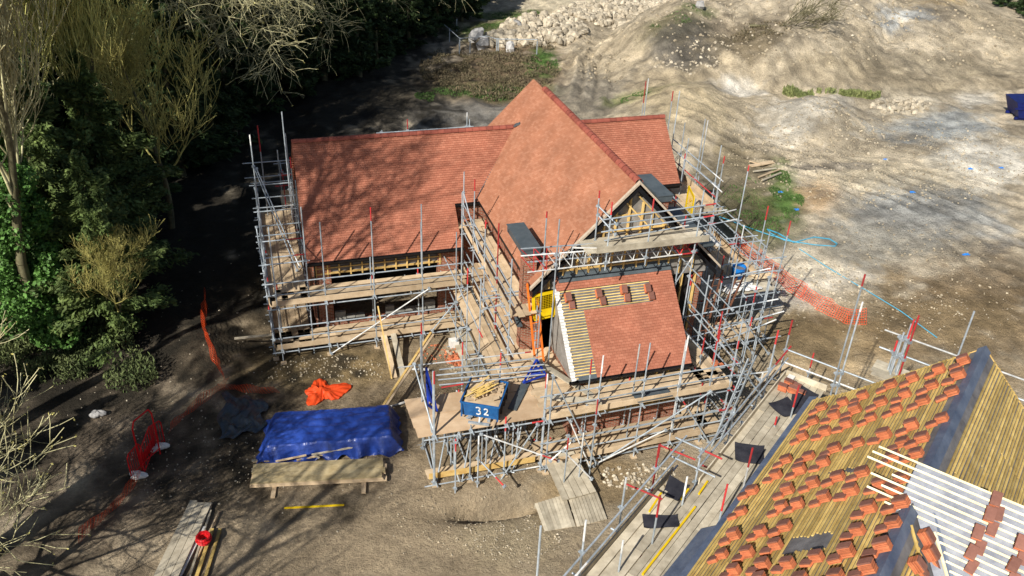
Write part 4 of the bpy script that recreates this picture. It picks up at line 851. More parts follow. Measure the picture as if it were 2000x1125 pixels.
stroke([(.52, .52), (.58, .55), (.65, .52), (.655, .45), (.6, .395), (.66, .34), (.665, .26), (.6, .205), (.52, .23)]); stroke([(.79, .49), (.84, .53), (.9, .5), (.905, .43), (.86, .34), (.79, .24), (.86, .25), (.93, .235)])
sb(mb, 'painted_number', WHT)
mb = MB(); r_ = random.Random(4)
for i in range(26):
    x, y = r_.uniform(.1, 1.1), r_.uniform(.15, 1.5); a = r_.uniform(0, 3.1); L = r_.uniform(.15, .45)
    mb.beam(sp(x, y, SH-.02+r_.uniform(-.05, .12)), sp(min(1.2, max(.06, x+L*math.cos(a))), min(1.35, max(.1, y+L*math.sin(a))), SH+.0+r_.uniform(-.05, .12)), r_.uniform(.05, .2), .03)
mb.hexa([sp(.06, .15, .3), sp(1.2, .15, .3), sp(1.2, 1.38, .3), sp(.06, 1.38, .3)], [sp(.04, .06, SH-.1), sp(1.24, .06, SH-.08), sp(1.22, 1.4, SH-.06), sp(.05, 1.4, SH-.06)])
single(mb, 'timber_waste', BOARD, 'broken timber and rubble filling the blue skip', 'rubbish')
mb = MB()
for i in range(16):
    a = (r_.uniform(.1, .5), r_.uniform(.1, .6)); d_ = (r_.uniform(.3, .8), r_.uniform(.4, .8)); mb.tube(sp(a[0], a[1], SH+.08+r_.uniform(-.05, .1)), sp(a[0]+d_[0]*.8, a[1]+d_[1], SH+.14+r_.uniform(-.05, .12)), .02, n=4)
single(mb, 'yellow_offcuts', STUD, 'bundle of thin yellow batten offcuts lying across the skip', 'offcuts')
mb = MB(); mb.beam(P(1000, 800, 2.1), P(1028, 745, 2.12), .3, .03); single(mb, 'loose_sheet', LEAD, 'narrow grey sheet lying on the loading bay right of the skip', 'sheet')
mb = MB(); mb.beam(P(1240, 778, 2.12), P(1308, 765, 2.14), .5, .012); single(mb, 'grey_sheet', LEAD, 'grey sheet lying on the front scaffold deck', 'sheet')
mb = MB(); mb.beam(PY(1040, 700, 23.2), PY(1160, 775, 21.6), .24, .04); single(mb, 'sloping_board', BOARDG, 'long board sloping from the right gate onto the front deck', 'board')
mb = MB(); mb.beam(P(962, 838, 2.1), P(1000, 742, 2.15), .05, .04); single(mb, 'thin_lath', BOARD, 'thin lath lying along the shaded side of the skip', 'batten')
# loading gates
def gate(x, y, pts, label):
    g = thing('loading_gate', label, 'gate', V(*pts[0])); o_ = np.array(pts[0])
    mb = MB()
    for a, b in zip(pts, pts[1:]+pts[:1]): mb.beam(a, b, .06, .05)
    m_ = (np.array(pts[0])+np.array(pts[1]))/2; mb.beam(m_, pts[2], .05, .04); mb.beam((np.array(pts[1])+np.array(pts[2]))/2, m_, .05, .04)
    o = mb.build('frame', BLUEG, g); o.location = tuple(-o_)
    n = unit(np.cross(np.array(pts[1])-pts[0], np.array(pts[2])-pts[0])); c = sum(np.array(q) for q in pts)/3; mb = MB()
    q = [c+(np.array(p_)-c)*.62 for p_ in pts]; mb.hexa([z-n*.01 for z in q], [z+n*.01 for z in q]); o = mb.build('panel', BLUEG, g); o.location = tuple(-o_)
gate(0, 0, [V(4.55, 22.4, 2.1), V(4.6, 22.9, 3.3), V(4.75, 21.9, 2.2)], 'blue triangular gate frame at the left edge of the loading bay')
gate(0, 0, [PY(1022, 748, 22.6), PY(1048, 702, 22.9), PY(1066, 732, 22.3)], 'blue triangular gate frame at the right edge of the loading bay')
mb_ = [((852, 733), (1062, 712)), ((856, 742), (1065, 722)), ((858, 752), (1064, 731)), ((858, 722), (1045, 700))]
gt = thing('gate_tubes', 'four grey tubes joining the two blue gate frames above the skip', 'gate rails', PY(855, 735, 22.6))
for i, (a, b) in enumerate(mb_): mb = MB(); mb.tube(PY(*a, 22.5-.1*i), PY(*b, 22.5-.1*i), .024); o = mb.build('rail', STEEL, gt); o.location = tuple(-np.array(gt.location))
mb = MB(); mb.tube(PY(862, 757, 22.2), PY(905, 750, 22.2), .025); o = mb.build('rail', REDP, gt); o.location = tuple(-np.array(gt.location))
# yellow ladder gates
def ygate(c, w_, h, yaw, label, tilt=0):
    g = thing('ladder_gate', label, 'gate', c, yaw); mb = MB()
    f = .11
    for (a, b) in (((0, 0), (w_, 0)), ((0, h), (w_, h)), ((0, 0), (0, h)), ((w_, 0), (w_, h))): mb.beam((a[0], 0, a[1]), (b[0], 0, b[1]), .04, f, up=(0, 1, 0)) if 0 else mb.beam((a[0], 0, a[1]), (b[0], 0, b[1]), f if a[0] == b[0] else .04, .04 if a[0] == b[0] else f)
    mb.build('frame', YEL, g)
    mb = MB()
    for i in range(1, 12): mb.beam((w_*i/12, .01, 0), (w_*i/12, .01, h), .008, .008)
    for i in range(1, 14): mb.beam((0, .01, h*i/14), (w_, .01, h*i/14), .008, .008)
    mb.build('mesh_panel', YEL, g); g.rotation_euler = (tilt, 0, yaw)
    mb = MB(); mb.box(0, w_, -.02, .02, 0, .3); mb.build('kick_plate', YEL, g)
p_ = PY(1043, 624, 24.3); ygate(p_, .8, .9, math.radians(8), 'yellow mesh gate beside the half tiled lower roof', math.radians(-10))
p_ = PX(1345, 452, 17.4); ygate(p_, 1.1, 1.6, math.radians(75), 'yellow panel gate on the right hand scaffold deck', 0)
# ladders
def ladder(a, b, wv, mt, label, rung=.28):
    a = np.array(a, float); b = np.array(b, float); wv = np.array(wv, float); g = thing('ladder', label, 'ladder', a); o_ = a.copy()
    for s_ in (0, 1): mb = MB(); mb.beam(a+wv*s_, b+wv*s_, .04, .065, up=tuple(wv)); o = mb.build('stile', mt, g); o.location = tuple(-o_)
    n = int(np.linalg.norm(b-a)/rung)
    for i in range(1, n): mb = MB(); q = a+(b-a)*i/n; mb.tube(q, q+wv, .016, n=5); o = mb.build('rung', mt, g); o.location = tuple(-o_)
ladder(PY(1046, 716, 23.3), PY(1029, 548, 24.9), (.33, .05, 0), ORNL, 'orange ladder standing in the corner by the lower roof')
ladder(PY(1362, 662, 24.6), PY(1398, 530, 25.6), (.34, .05, 0), RUST, 'rusty brown ladder leaning on the grey platform')
ladder(PY(1390, 872, 20.6), PY(1462, 700, 20.9), (.36, .1, 0), STEEL, 'long grey ladder between front scaffold and near scaffold')
ladder(PY(1395, 640, 25.2), PY(1440, 540, 25.8), (.34, .05, 0), RUST, 'short rusty ladder below the blue drum')
# drum and sheets on the right platform
mb = MB(); c = P(1440, 540, 2.46)
g = thing('blue_drum', 'open blue plastic drum on the grey scaffold platform', 'drum', c)
mb.tube((0, 0, 0), (0, 0, .48), .26, .29, n=16, caps=False); mb.tube((0, 0, .0), (0, 0, .03), .26, n=16); mb.tube((0, 0, .46), (0, 0, .5), .3, n=16, caps=False); mb.build('drum_body', BUCK, g)
mb = MB(); mb.tube((0, 0, .34), (0, 0, .36), .27, n=16); mb.build('contents', MEMB, g)
def crumple(c, rx, ry, h, seed=0, rot=0):
    r = np.random.RandomState(seed); ph = r.rand(8)*6
    def f(u, v):
        x = (u-.5)*2; y = (v-.5)*2; e = 1+.18*math.sin(3*math.atan2(y, x)+ph[0])+.1*math.sin(7*math.atan2(y, x)+ph[1]); m = max(abs(x), abs(y))
        z = h*(1-m**2)*(.55+.45*math.sin(5*x+ph[2])*math.sin(4*y+ph[3]))+.03*math.sin(13*x+ph[4]+3*y)+.02*math.sin(17*y+ph[5])
        X = x*rx*e; Y = y*ry*e; return (c[0]+X*math.cos(rot)-Y*math.sin(rot), c[1]+X*math.sin(rot)+Y*math.cos(rot), c[2]+max(z, .0)+.02)
    return sheet(16, 12, f)
single(crumple(P(1445, 562, 2.5), .75, .35, .14, 3), 'white_sheet', WHT, 'crumpled white sheet lying in front of the blue drum', 'sheet', smooth=True)
single(crumple(P(1490, 540, 2.5), .5, .25, .1, 5), 'pale_sacks', BOARD, 'pale sacks at the outer end of the grey platform', 'sacks', smooth=True)
mb = MB(); mb.beam(P(1380, 455, 4.1), P(1405, 480, 4.1), .22, .05); single(mb, 'white_board', WHT, 'short white board lying on the right hand deck', 'board')
for (x, y, z, rx, ry, lb) in ((1308, 395, 4.06, .3, .18, 'patch of broken orange tile on the deck beside the gable'), (1397, 712, 2.06, .3, .2, 'spilled tile fragments on the deck right of the lower roof'), (905, 432, 4.1, .25, .2, 'broken tile pieces at the far end of the corner deck')):
    mb = MB(); c = P(x, y, z)
    for i in range(16): a, d_ = random.uniform(0, 6.3), random.random(); q = c+V(math.cos(a)*rx*d_, math.sin(a)*ry*d_, .02+.01*(i % 3)); mb.beam(q, q+V(random.uniform(-.12, .12), random.uniform(-.12, .12), .01), .12, .014)
    single(mb, 'tile_fragments', CLAY, lb, 'tile fragments')
# blue tarpaulin over a stack
tb = [G(522, 902), G(768, 882), G(762, 822), G(538, 838)]
def tarp(u, v):
    U_ = u*1.16-.08; W_ = v*1.3-.12
    p_ = (tb[0]*(1-U_)+tb[1]*U_)*(1-W_)+(tb[3]*(1-U_)+tb[2]*U_)*W_
    ed = min(min(U_+.08, 1.08-U_)/.1, min(W_+.12, 1.18-W_)/.17); k = max(0, min(1, ed)); k = k*k*(3-2*k)
    z = (.62+.10*vnoise(np.array(u*3), np.array(v*2), 1, 9))*k*(1-.35*abs(v-.6)**1.5)
    fo = (1-k)*.14*math.sin(u*46+2*math.sin(v*9))+.02*math.sin(u*25+v*17)+.018*math.sin(v*40-u*8)+.07*vnoise(np.array(u*16), np.array(v*9), 1, 5)+.045*abs(vnoise(np.array(u*9+v*3), np.array(v*14-u*6), 1, 6)-.5)*2+.03*vnoise(np.array(u*40), np.array(v*22), 1, 7)
    return p_+V(.05*math.sin(v*30)*(1-k), .10*math.sin(u*34)*(1-k), z+fo*.6+.03)
single(sheet(90, 46, tarp), 'tarpaulin', BLUET, 'blue tarpaulin draped over a long stack on the muddy ground', 'tarpaulin', smooth=True)
mb = MB(); mb.beam(G(752, 800, .1), G(818, 788, .25), .05, .05); single(mb, 'white_lath', WHT, 'pale lath poking out behind the right end of the blue tarpaulin', 'plank')
# timber stack
g0 = G(490, 958); g1 = G(752, 945); tx = unit((g1-g0)*V(1, 1, 0)); ty = V(-tx[1], tx[0], 0); L_ = np.linalg.norm(g1-g0)
ts = thing('timber_stack', 'long stack of pale sawn boards in front of the blue tarpaulin', 'timber stack', g0)
for r in range(4):
    mb = MB()
    for k in range(4): mb.beam(g0+ty*(.2+.235*k)+tx*random.uniform(-.06, .08)+V(0, 0, .09+.052*r), g0+tx*(L_+random.uniform(-.1, .06))+ty*(.2+.235*k)+V(0, 0, .09+.052*r)+V(0, 0, random.uniform(0, .012)), .218, .046)
    o = mb.build('board_layer', BOARD if r < 3 else TIMB, ts); o.location = tuple(-g0)
for t in (.17, .84): mb = MB(); mb.beam(g0+tx*L_*t-ty*.35+V(0, 0, .02), g0+tx*L_*t+ty*1.5+V(0, 0, .02), .14, .07); o = mb.build('bearer', BOARD, ts); o.location = tuple(-g0)
stk = [((492, 902), (640, 893)), ((495, 905), (560, 904)), ((560, 898), (745, 882)), ((580, 905), (690, 884)), ((700, 868), (778, 866)), ((720, 880), (757, 876)), ((600, 888), (625, 906)), ((570, 893), (660, 880)), ((640, 890), (692, 886)), ((540, 912), (600, 905)), ((610, 900), (755, 880))]
for i, (a, b) in enumerate(stk):
    mb = MB(); mb.beam(G(*a, .1+.02*i), G(*b, .12+.03*i), .05, .045)
    single(mb, 'batten', BOARD if i % 2 else BOARDG, 'loose sawn batten lying between tarpaulin and timber stack', 'batten', 'loose battens behind the timber stack')
for i, (a, b, za, zb_) in enumerate((((706, 880), (842, 676), .5, .6), ((716, 873), (847, 680), .5, .62))):
    mb = MB(); mb.beam(G(*a, za), G(*b, zb_+.1), .09, .04); single(mb, 'long_plank', BOARDY if not i else BOARD, ['yellow plank slanting across the end of the blue tarpaulin', 'browner plank beside the yellow one across the blue tarpaulin'][i], 'plank')
mb = MB(); mb.beam(G(555, 990, .03), G(672, 983, .03), .06, .03); single(mb, 'yellow_batten', YEL, 'single bright yellow batten on the mud below the timber stack', 'batten')
# boards bottom left
b0, b1 = G(300, 1150), G(378, 985); d_ = unit((b1-b0)*V(1, 1, 0)); e_ = V(d_[1], -d_[0], 0)
ts = thing('board_pile', 'pile of grey weathered scaffold boards at the bottom edge', 'board pile', b0)
for r in range(3):
    for k in range(3):
        mb = MB(); mb.beam(b0+e_*(.24*k)+V(0, 0, .08+.045*r)-d_*1, b1+e_*(.24*k)+d_*random.uniform(-.15, .1)+V(0, 0, .08+.045*r), .225, .038); o = mb.build('board', BOARDG, ts); o.location = tuple(-b0)
for i, (a, b, w_, mt, lb) in enumerate((((370, 1130), (412, 998), .06, BOARDG, 'thin grey batten right of the board pile'), ((385, 1090), (428, 1000), .05, BOARD, 'thin tilted lath beside the board pile'), ((380, 1140), (415, 1034), .1, STUD, 'yellow batten bundle under the red coil'), ((398, 1140), (430, 1034), .09, STUD, 'yellow batten bundle right of the red coil'), ((345, 1140), (400, 1030), .08, WHT, 'pale lath left of the red coil'))):
    mb = MB(); mb.beam(G(*a, .06), G(*b, .09), w_, .06); single(mb, 'long_batten', mt, lb, 'batten')
mb = MB(); c = G(400, 1063, .2)
for k in range(5):
    R_ = .17+.02*(k % 3); z = .05*k
    for i in range(18): a0, a1 = i*2*math.pi/18, (i+1)*2*math.pi/18; mb.tube(c+V(R_*math.cos(a0), R_*math.sin(a0), z), c+V(R_*math.cos(a1), R_*math.sin(a1), z), .035, n=5, t=.4, caps=False)
single(mb, 'hose_coil', REDB, 'red hose coil resting on yellow battens', 'hose coil')
# mesh netting
def net(pts, h, label, lean=(0, 0), sag=.15, cell=.11, seed=0, flop=0.0):
    """orange barrier netting along ground points, height h; flop>0 lets it lie down sideways"""
    r = random.Random(seed); P_ = [np.array(p_, float) for p_ in pts]; seg = [np.linalg.norm((b-a)[:2]) for a, b in zip(P_[:-1], P_[1:])]; L = sum(seg); n = int(L/cell); mb = MB(); rows = max(3, int(h/cell)); col = []
    for i in range(n+1):
        t = i/n*L; k = 0
        while k < len(seg)-1 and t > seg[k]: t -= seg[k]; k += 1
        a, b = P_[k], P_[k+1]; f = t/seg[k]; p_ = a+(b-a)*f; dd = unit((b-a)*V(1, 1, 0)); nn = V(-dd[1], dd[0], 0); drop = sag*math.sin(math.pi*f)
        c_ = []
        for j in range(rows+1):
            v = j/rows; hh = h*(1-drop); z = hh*v*math.cos(flop*1.45); off = hh*v*math.sin(flop*1.45)+.05*math.sin(i*.35+j*.4+seed)+.03*math.sin(i*.9+seed*2)
            q = p_+nn*off+V(lean[0], lean[1], 0)*v; q[2] = max(p_[2]+z, gz1(q[0], q[1])+.02+.02*abs(math.sin(i*.7+j))) if flop > .5 else p_[2]+z+.02; c_.append(q)
        col.append(c_)
    wv = .009
    for i in range(n+1):
        for j in range(rows): a, b = col[i][j], col[i][j+1]; dd = unit((col[min(n, i+1)][j]-col[max(0, i-1)][j]))*wv; mb.face([a-dd, a+dd, b+dd, b-dd], t=.5)
    for i in range(n):
        for j in range(rows+1): a, b = col[i][j], col[i+1][j]; u_ = unit(col[i][min(rows, j+1)]-col[i][max(0, j-1)])*wv; mb.face([a-u_, b-u_, b+u_, a+u_], t=.5)
    return single(mb, 'barrier_netting', ORN, label, 'netting')
gp = lambda l: [G(*q) for q in l]
net(gp([(1425, 475), (1470, 512), (1510, 548), (1560, 588)]), .75, 'orange netting sagging along the stony strip right of the scaffold', flop=.3, seed=1)
net(gp([(1560, 588), (1610, 615), (1650, 634), (1692, 634)]), .7, 'collapsed end of the orange netting near the two tall poles', flop=.34, seed=2)
net(gp([(405, 596), (400, 650), (412, 700), (438, 745)]), .9, 'orange netting hanging in the shade left of the left wing', seed=3)
net(gp([(438, 760), (380, 800), (325, 850)]), .8, 'orange netting leading to the red barrier', flop=.3, seed=4, lean=(0, 0))
net(gp([(545, 770), (490, 765), (438, 762)]), .8, 'orange netting lying across the mud left of the orange heap', flop=.4, seed=5)
net(gp([(265, 945), (210, 1010), (150, 1060)]), .9, 'shaded orange netting running from the red barrier to the lower left', flop=.3, seed=6)
def heap(u, v):
    a = G(603, 745), G(682, 752), G(640, 770), G(622, 797); x = (u-.5)*2; y = (v-.5)*2
    an = math.atan2(y, x); rr = max(abs(x), abs(y)); R_ = .55+.26*math.cos(1.5*an+.4)**2+.12*math.sin(5*an)+.3*max(0, math.cos(an-.1))**6
    c = G(630, 768); z = .28*(1-rr**1.5)*(.6+.4*math.sin(7*x+2)*math.cos(6*y))+.05*abs(math.sin(11*an))*rr
    return c+V(math.cos(an)*rr*R_, math.sin(an)*rr*R_*.95, max(z, 0)+.03)
single(sheet(26, 26, heap), 'netting_heap', ORN, 'bright orange heap of bundled netting above the blue tarpaulin', 'netting heap')
# red pedestrian barrier
def pframe(mb, a, b, h, r=.022, bars=0):
    a = np.array(a); b = np.array(b); up = V(0, 0, h); ch = (b-a)*.12
    pts = [a, a+up*.88, a+ch+up, b-ch+up, b+up*.88, b]; mb.path(pts, r, m=0, n=6); mb.tube(a+up*.12, b+up*.12, r*.8)
    for i in range(1, bars): q = a+(b-a)*i/bars; mb.tube(q+up*.12, q+up*.97, r*.5, n=4)
g_ = G(285, 912); br = thing('red_barrier', 'red tubular gate barrier with one tall frame open between two hoarding panels', 'barrier', g_)
A_, B_, C_, D_ = G(262, 940), G(282, 895), G(308, 893), G(322, 862)
for nm, args in (('panel', (G(258, 935), G(281, 905), 1.0, .022, 7)), ('tall_frame', (G(277, 915), G(313, 885), 2.0, .026, 0)), ('panel', (G(283, 925), G(304, 873), 1.05, .022, 7)), ('panel', (G(297, 880), G(322, 864), 1.0, .022, 5))):
    mb = MB(); pframe(mb, *args); o = mb.build(nm, REDB, br); o.location = tuple(-g_)
mb = MB(); mb.beam(G(277, 912, .3), G(304, 873, .3), .03, .3); o = mb.build('kick_board', REDB, br); o.location = tuple(-g_)
def sack(c, r, seed):
    def f(u, v):
        th = v*math.pi; ph = u*2*math.pi; e = 1+.13*math.sin(3*ph+seed)+.08*math.sin(5*ph+2*th)
        return (c[0]+r*1.25*math.sin(th)*math.cos(ph)*e, c[1]+r*.8*math.sin(th)*math.sin(ph)*e, c[2]+r*.55*(1+math.cos(th))*(1+.1*math.sin(4*ph)))
    return sheet(18, 10, f)
for (x, y), lb in (((273, 932), 'white sandbag weighing the front foot of the red barrier'), ((264, 926), 'smaller white sandbag beside the front foot of the red barrier'), ((316, 876), 'white sandbag at the far foot of the red barrier'), ((304, 880), 'second white sandbag at the far foot of the red barrier')):
    single(sack(G(x, y), .2 if x in (273, 316) else .15, x), 'sandbag', WHT, lb, 'sandbag', smooth=True)
single(sack(G(192, 816), .22, 2), 'pale_bag', STONEG, 'pale bag lying in deep shade left of the barrier', 'bag', smooth=True)
# dark plastic sheet
def pls(u, v):
    q = [G(425, 865), G(515, 845), G(520, 785), G(440, 772)]; p_ = (q[0]*(1-u)+q[1]*u)*(1-v)+(q[3]*(1-u)+q[2]*u)*v
    return p_+V(.12*math.sin(v*11), .12*math.sin(u*13), .03+.16*float(vnoise(np.array(u*5+v*2), np.array(v*5), 1, 12))+.09*float(vnoise(np.array(u*14), np.array(v*12-u*5), 1, 13)))
single(sheet(36, 30, pls), 'plastic_sheet', PLAST, 'crumpled dark plastic sheet on the mud left of the tarpaulin', 'plastic sheet', smooth=True)
# pallets, ramp, planks
def slats(q, n, z, name, label, cat, mt=BOARDG, under=True):
    q = [np.array(k) for k in q]; g = thing(name, label, cat, q[0]); mb = MB(); wv = np.linalg.norm(q[1]-q[0])/n
    for i in range(n):
        t = (i+.5)/n; a = q[0]*(1-t)+q[1]*t; b = q[3]*(1-t)+q[2]*t; mb.beam(a+V(0, 0, z), b+V(0, 0, z), wv*.88, .03)
    o = mb.build('top_slats', mt, g); o.location = tuple(-q[0])
    for t in (.06, .5, .94): mb = MB(); a = q[0]*(1-t)+q[3]*t; b = q[1]*(1-t)+q[2]*t; mb.beam(a+V(0, 0, z-.07), b+V(0, 0, z-.07), .09, .09); o = mb.build('bearer', mt, g); o.location = tuple(-q[0])
Z_ = -.25
slats([P(1044, 984, Z_), P(1104, 966, Z_), P(1124, 1028, Z_), P(1064, 1038, Z_)], 9, .0, 'pallet', 'left hand weathered pallet at the foot of the ramp', 'pallet')
slats([P(1107, 966, Z_), P(1162, 952, Z_), P(1186, 1014, Z_), P(1127, 1029, Z_)], 9, .01, 'pallet', 'right hand weathered pallet at the foot of the ramp', 'pallet')
rp = [P(1060, 890, .1), P(1120, 882, .1), P(1165, 960, -.1), P(1098, 978, -.1)]
g = thing('board_ramp', 'ramp of grey scaffold boards leading down to the pallets', 'ramp', rp[0])
for i in range(5):
    t = (i+.5)/5; mb = MB(); mb.beam(rp[0]*(1-t)+rp[1]*t, rp[3]*(1-t)+rp[2]*t, .225, .038); o = mb.build('board', BOARDG, g); o.location = tuple(-rp[0])
for i, (a, b, w_, mt, lb) in enumerate(((PY(738, 598, 29.0), P(765, 740, .05), .05, BOARDY, 'narrow yellow plank leaning on the left wing scaffold'), (P(748, 650, .6), P(770, 738, .02), .24, BOARD, 'wide plank ramp leaning on the left wing scaffold'), (P(768, 652, .6), P(788, 735, .02), .22, BOARDG, 'greyer plank ramp beside the wide one at the left wing'), (P(458, 661, .3), P(548, 652, .4), .12, BOARDG, 'horizontal beam sticking out left of the left wing scaffold'), (P(1480, 746, .0), P(1535, 712, .05), .28, BOARD, 'plank on the ground beyond the near scaffold corner'), (P(800, 720, .2), P(838, 722, .2), .1, WHT, 'pale stub plank beside the loading bay edge'))):
    mb = MB(); mb.beam(a, b, w_, .04); single(mb, 'loose_plank', mt, lb, 'plank')
mb = MB(); c = G(886, 676); mb.box(c[0]-.18, c[0]+.2, c[1]-.14, c[1]+.16, c[2], c[2]+.32); mb.box(c[0]-.1, c[0]+.12, c[1]-.08, c[1]+.08, c[2]+.32, c[2]+.36); single(mb, 'white_block', WHT, 'white block standing on the rubble behind the loading bay', 'block')
mb = MB(); mb.beam(P(905, 690, .35), P(968, 684, .35), .22, .05); single(mb, 'short_board', BOARD, 'short tan board behind the loading bay rails', 'board')
# black mats on the near scaffold
for q, lb in (([(1435, 864), (1492, 871), (1492, 909), (1436, 898)], 'square black mat in the middle of the near scaffold deck'), ([(1308, 929), (1348, 948), (1324, 980), (1294, 964)], 'black mat beside the opening of the near scaffold'), ([(1254, 1006), (1322, 1005), (1327, 1030), (1258, 1030)], 'wide black mat nearest the bottom of the near scaffold'), ([(1500, 788), (1537, 776), (1575, 800), (1532, 815)], 'black mat under the tile stacks at the far deck corner'), ([(1553, 744), (1599, 772), (1575, 805), (1545, 780)], 'large black mat beside the tile stacks at the far deck corner')):
    a = [P(x, y, DZ+.08) for x, y in q]; k_ = random.uniform(0, 9)
    f_ = lambda u, v, dz=0: (a[0]*(1-u)+a[1]*u)*(1-v)+(a[3]*(1-u)+a[2]*u)*v+V(0, 0, dz+.025*math.sin(u*5+k_)*math.sin(v*4+k_)+.03*(2*abs(u-.5))**6*(2*abs(v-.5))**6)
    mb = sheet(10, 10, f_); m2_ = sheet(10, 10, lambda u, v: f_(u, v, -.018)); [mb.face([m2_.v[i] for i in f][::-1], t=.5) for f in m2_.f]; single(mb, 'rubber_mat', MATB, lb, 'mat')
for a, b, lb in (((1268, 1000), (1292, 962), 'yellow strip left of the black mat on the lower near deck'), ((1330, 975), (1345, 955), 'short yellow strip right of the black mat'), ((1255, 1122), (1358, 990), 'long yellow edge strip down the near deck'), ((1365, 965), (1382, 940), 'short yellow strip at the deck opening')):
    mb = MB(); mb.beam(P(*a, DZ+.07), P(*b, DZ+.07), .05, .05); single(mb, 'yellow_strip', YEL, lb, 'batten')
mb = MB(); c = P(1540, 745, DZ+.1); mb.beam(c, c+ND*.3, .2, .15); single(mb, 'white_carton', WHT, 'white carton at the far corner of the near scaffold', 'carton')
# blue water pipe
hp = [G(*q, .05) for q in ((1405, 424), (1430, 432), (1460, 445), (1500, 460), (1540, 472), (1590, 480), (1630, 483), (1635, 476), (1620, 468), (1590, 465), (1550, 475), (1520, 458), (1498, 450), (1505, 458), (1530, 470), (1560, 476))]
mb = MB(); mb.path(hp, .03, n=5); single(mb, 'water_pipe', CYAN, 'blue water pipe looping over the grass right of the house', 'pipe')
mb = MB(); mb.path([G(*q, .05) for q in ((1560, 490), (1620, 525), (1700, 575), (1760, 610), (1830, 660))], .025, n=4); single(mb, 'thin_pipe', CYAN, 'thin pale blue pipe running off towards the near house', 'pipe')
# blue skip, far right
c = G(1992, 232); nv = thing('dark_blue_skip', 'dark blue skip cut by the right edge of the frame', 'skip', c, math.radians(-20)); mb = MB()
mb.hexa([(-.6, -.9, .15), (2.2, -.9, .15), (2.2, .9, .15), (-.6, .9, .15)], [(-1.1, -1, 1.3), (2.8, -1, 1.6), (2.8, 1, 1.6), (-1.1, 1, 1.3)]); mb.build('body', NAVY, nv)
mb = MB(); mb.box(-1.15, 2.85, -1.06, -.98, .8, .92); mb.build('side_rail', NAVY, nv); mb = MB(); mb.box(-.5, .1, -1.09, -1.06, 1.0, 1.25); mb.build('pale_patch', WHT, nv)
for y in (-.7, .7): mb = MB(); mb.box(-.8, 2.4, y-.08, y+.08, 0, .16); mb.build('skid', NAVY, nv)
# stones: big ones of their own, the rest as one mass
def rock(mb, c, r, rs):
    ph = rs.rand(12)*2-1; n1_, n2_ = 6, 4; pts = []
    dirs = rs.randn(9, 3); dirs /= np.linalg.norm(dirs, axis=1)[:, None]; off = rs.uniform(.55, 1, 9); sc_ = rs.uniform(.6, 1.2, 3); g = []
    for j in range(n2_+1):
        th = math.pi*j/n2_; row = []
        for i in range(n1_):
            a = 2*math.pi*(i+.5*(j % 2))/n1_; d = V(math.sin(th)*math.cos(a), math.sin(th)*math.sin(a), math.cos(th)); k = min([1.15]+[off[q]/max(.01, d@dirs[q]) for q in range(9) if d@dirs[q] > .2]); row.append(np.array(c)+d*k*r*sc_)
        g.append(row)
    t = rs.rand()
    for j in range(n2_):
        for i in range(n1_): k = (i+1) % n1_; mb.face([g[j][i], g[j+1][i], g[j+1][k], g[j][k]], t=t)
rs = np.random.RandomState(5)
for (x, y, r, lb) in ((930, 82, .9, 'grey boulder nearest the wood edge by the low fence'), (942, 92, .6, 'smaller grey boulder against the big one by the fence'), (996, 100, .7, 'grey boulder standing alone on the low fence line'), (1352, 108, .6, 'dark boulder on the grassy slope of the spoil mound'), (1010, 70, .6, 'grey boulder at the foot of the rubble heap')):
    mb = MB(); rock(mb, G(x, y, r*.4), r, rs); single(mb, 'boulder', STONEG, lb, 'boulder')
mb = MB()
def scatter(mb, px, py, rx, ry, n, r0, r1, hmax=0):
    for i in range(n):
        a = rs.rand()*6.28; d = math.sqrt(rs.rand()); x = px+rx*d*math.cos(a); y = py+ry*d*math.sin(a); r = rs.uniform(r0, r1); rock(mb, G(x, y, r*(.2 if hmax else .05)+hmax*(1-d)*rs.rand()), r, rs)
scatter(mb, 1270, 34, 185, 26, 1900, .12, .42, .5); scatter(mb, 1060, 72, 85, 22, 650, .14, .46, .7); scatter(mb, 975, 84, 42, 10, 90, .2, .5, .4)
single(mb, 'rubble_heap', STONE, 'pale broken concrete rubble heaped at the top of the site', 'rubble', kind='stuff')
mb = MB(); scatter(mb, 1330, 170, 70, 16, 90, .06, .16); scatter(mb, 1760, 212, 60, 16, 140, .08, .26, .2); scatter(mb, 1580, 560, 120, 50, 260, .03, .1); scatter(mb, 1700, 300, 260, 60, 220, .03, .11); scatter(mb, 930, 700, 60, 40, 160, .03, .1); scatter(mb, 1250, 915, 80, 25, 140, .03, .09); scatter(mb, 1500, 110, 220, 60, 160, .05, .16); scatter(mb, 650, 715, 90, 20, 60, .02, .05); scatter(mb, 1850, 620, 140, 60, 90, .02, .05); scatter(mb, 1000, 1040, 100, 60, 160, .015, .04); scatter(mb, 380, 900, 140, 90, 160, .015, .04); scatter(mb, 1000, 760, 900, 330, 700, .015, .045)
single(mb, 'loose_stones', STONE, 'small loose stones scattered over the bare soil', 'stones', kind='stuff')
mb = MB(); scatter(mb, 915, 702, 45, 14, 260, .03, .1, .15); scatter(mb, 880, 690, 60, 20, 120, .02, .07)
single(mb, 'brick_rubble', CLAY, 'broken brick rubble behind the loading bay', 'rubble', kind='stuff')
mb = MB(); scatter(mb, 1500, 110, 260, 70, 700, .04, .15); scatter(mb, 1720, 320, 300, 90, 1000, .025, .09); scatter(mb, 1850, 90, 180, 60, 400, .05, .17); scatter(mb, 1560, 270, 160, 50, 320, .03, .1); scatter(mb, 1720, 540, 260, 110, 420, .02, .08); scatter(mb, 950, 1010, 200, 70, 260, .015, .05); scatter(mb, 640, 720, 130, 30, 120, .02, .06); scatter(mb, 1180, 120, 70, 60, 160, .05, .16)
single(mb, 'soil_clods', CLOD, 'dry clods of soil strewn over the open ground', 'soil clods', kind='stuff')
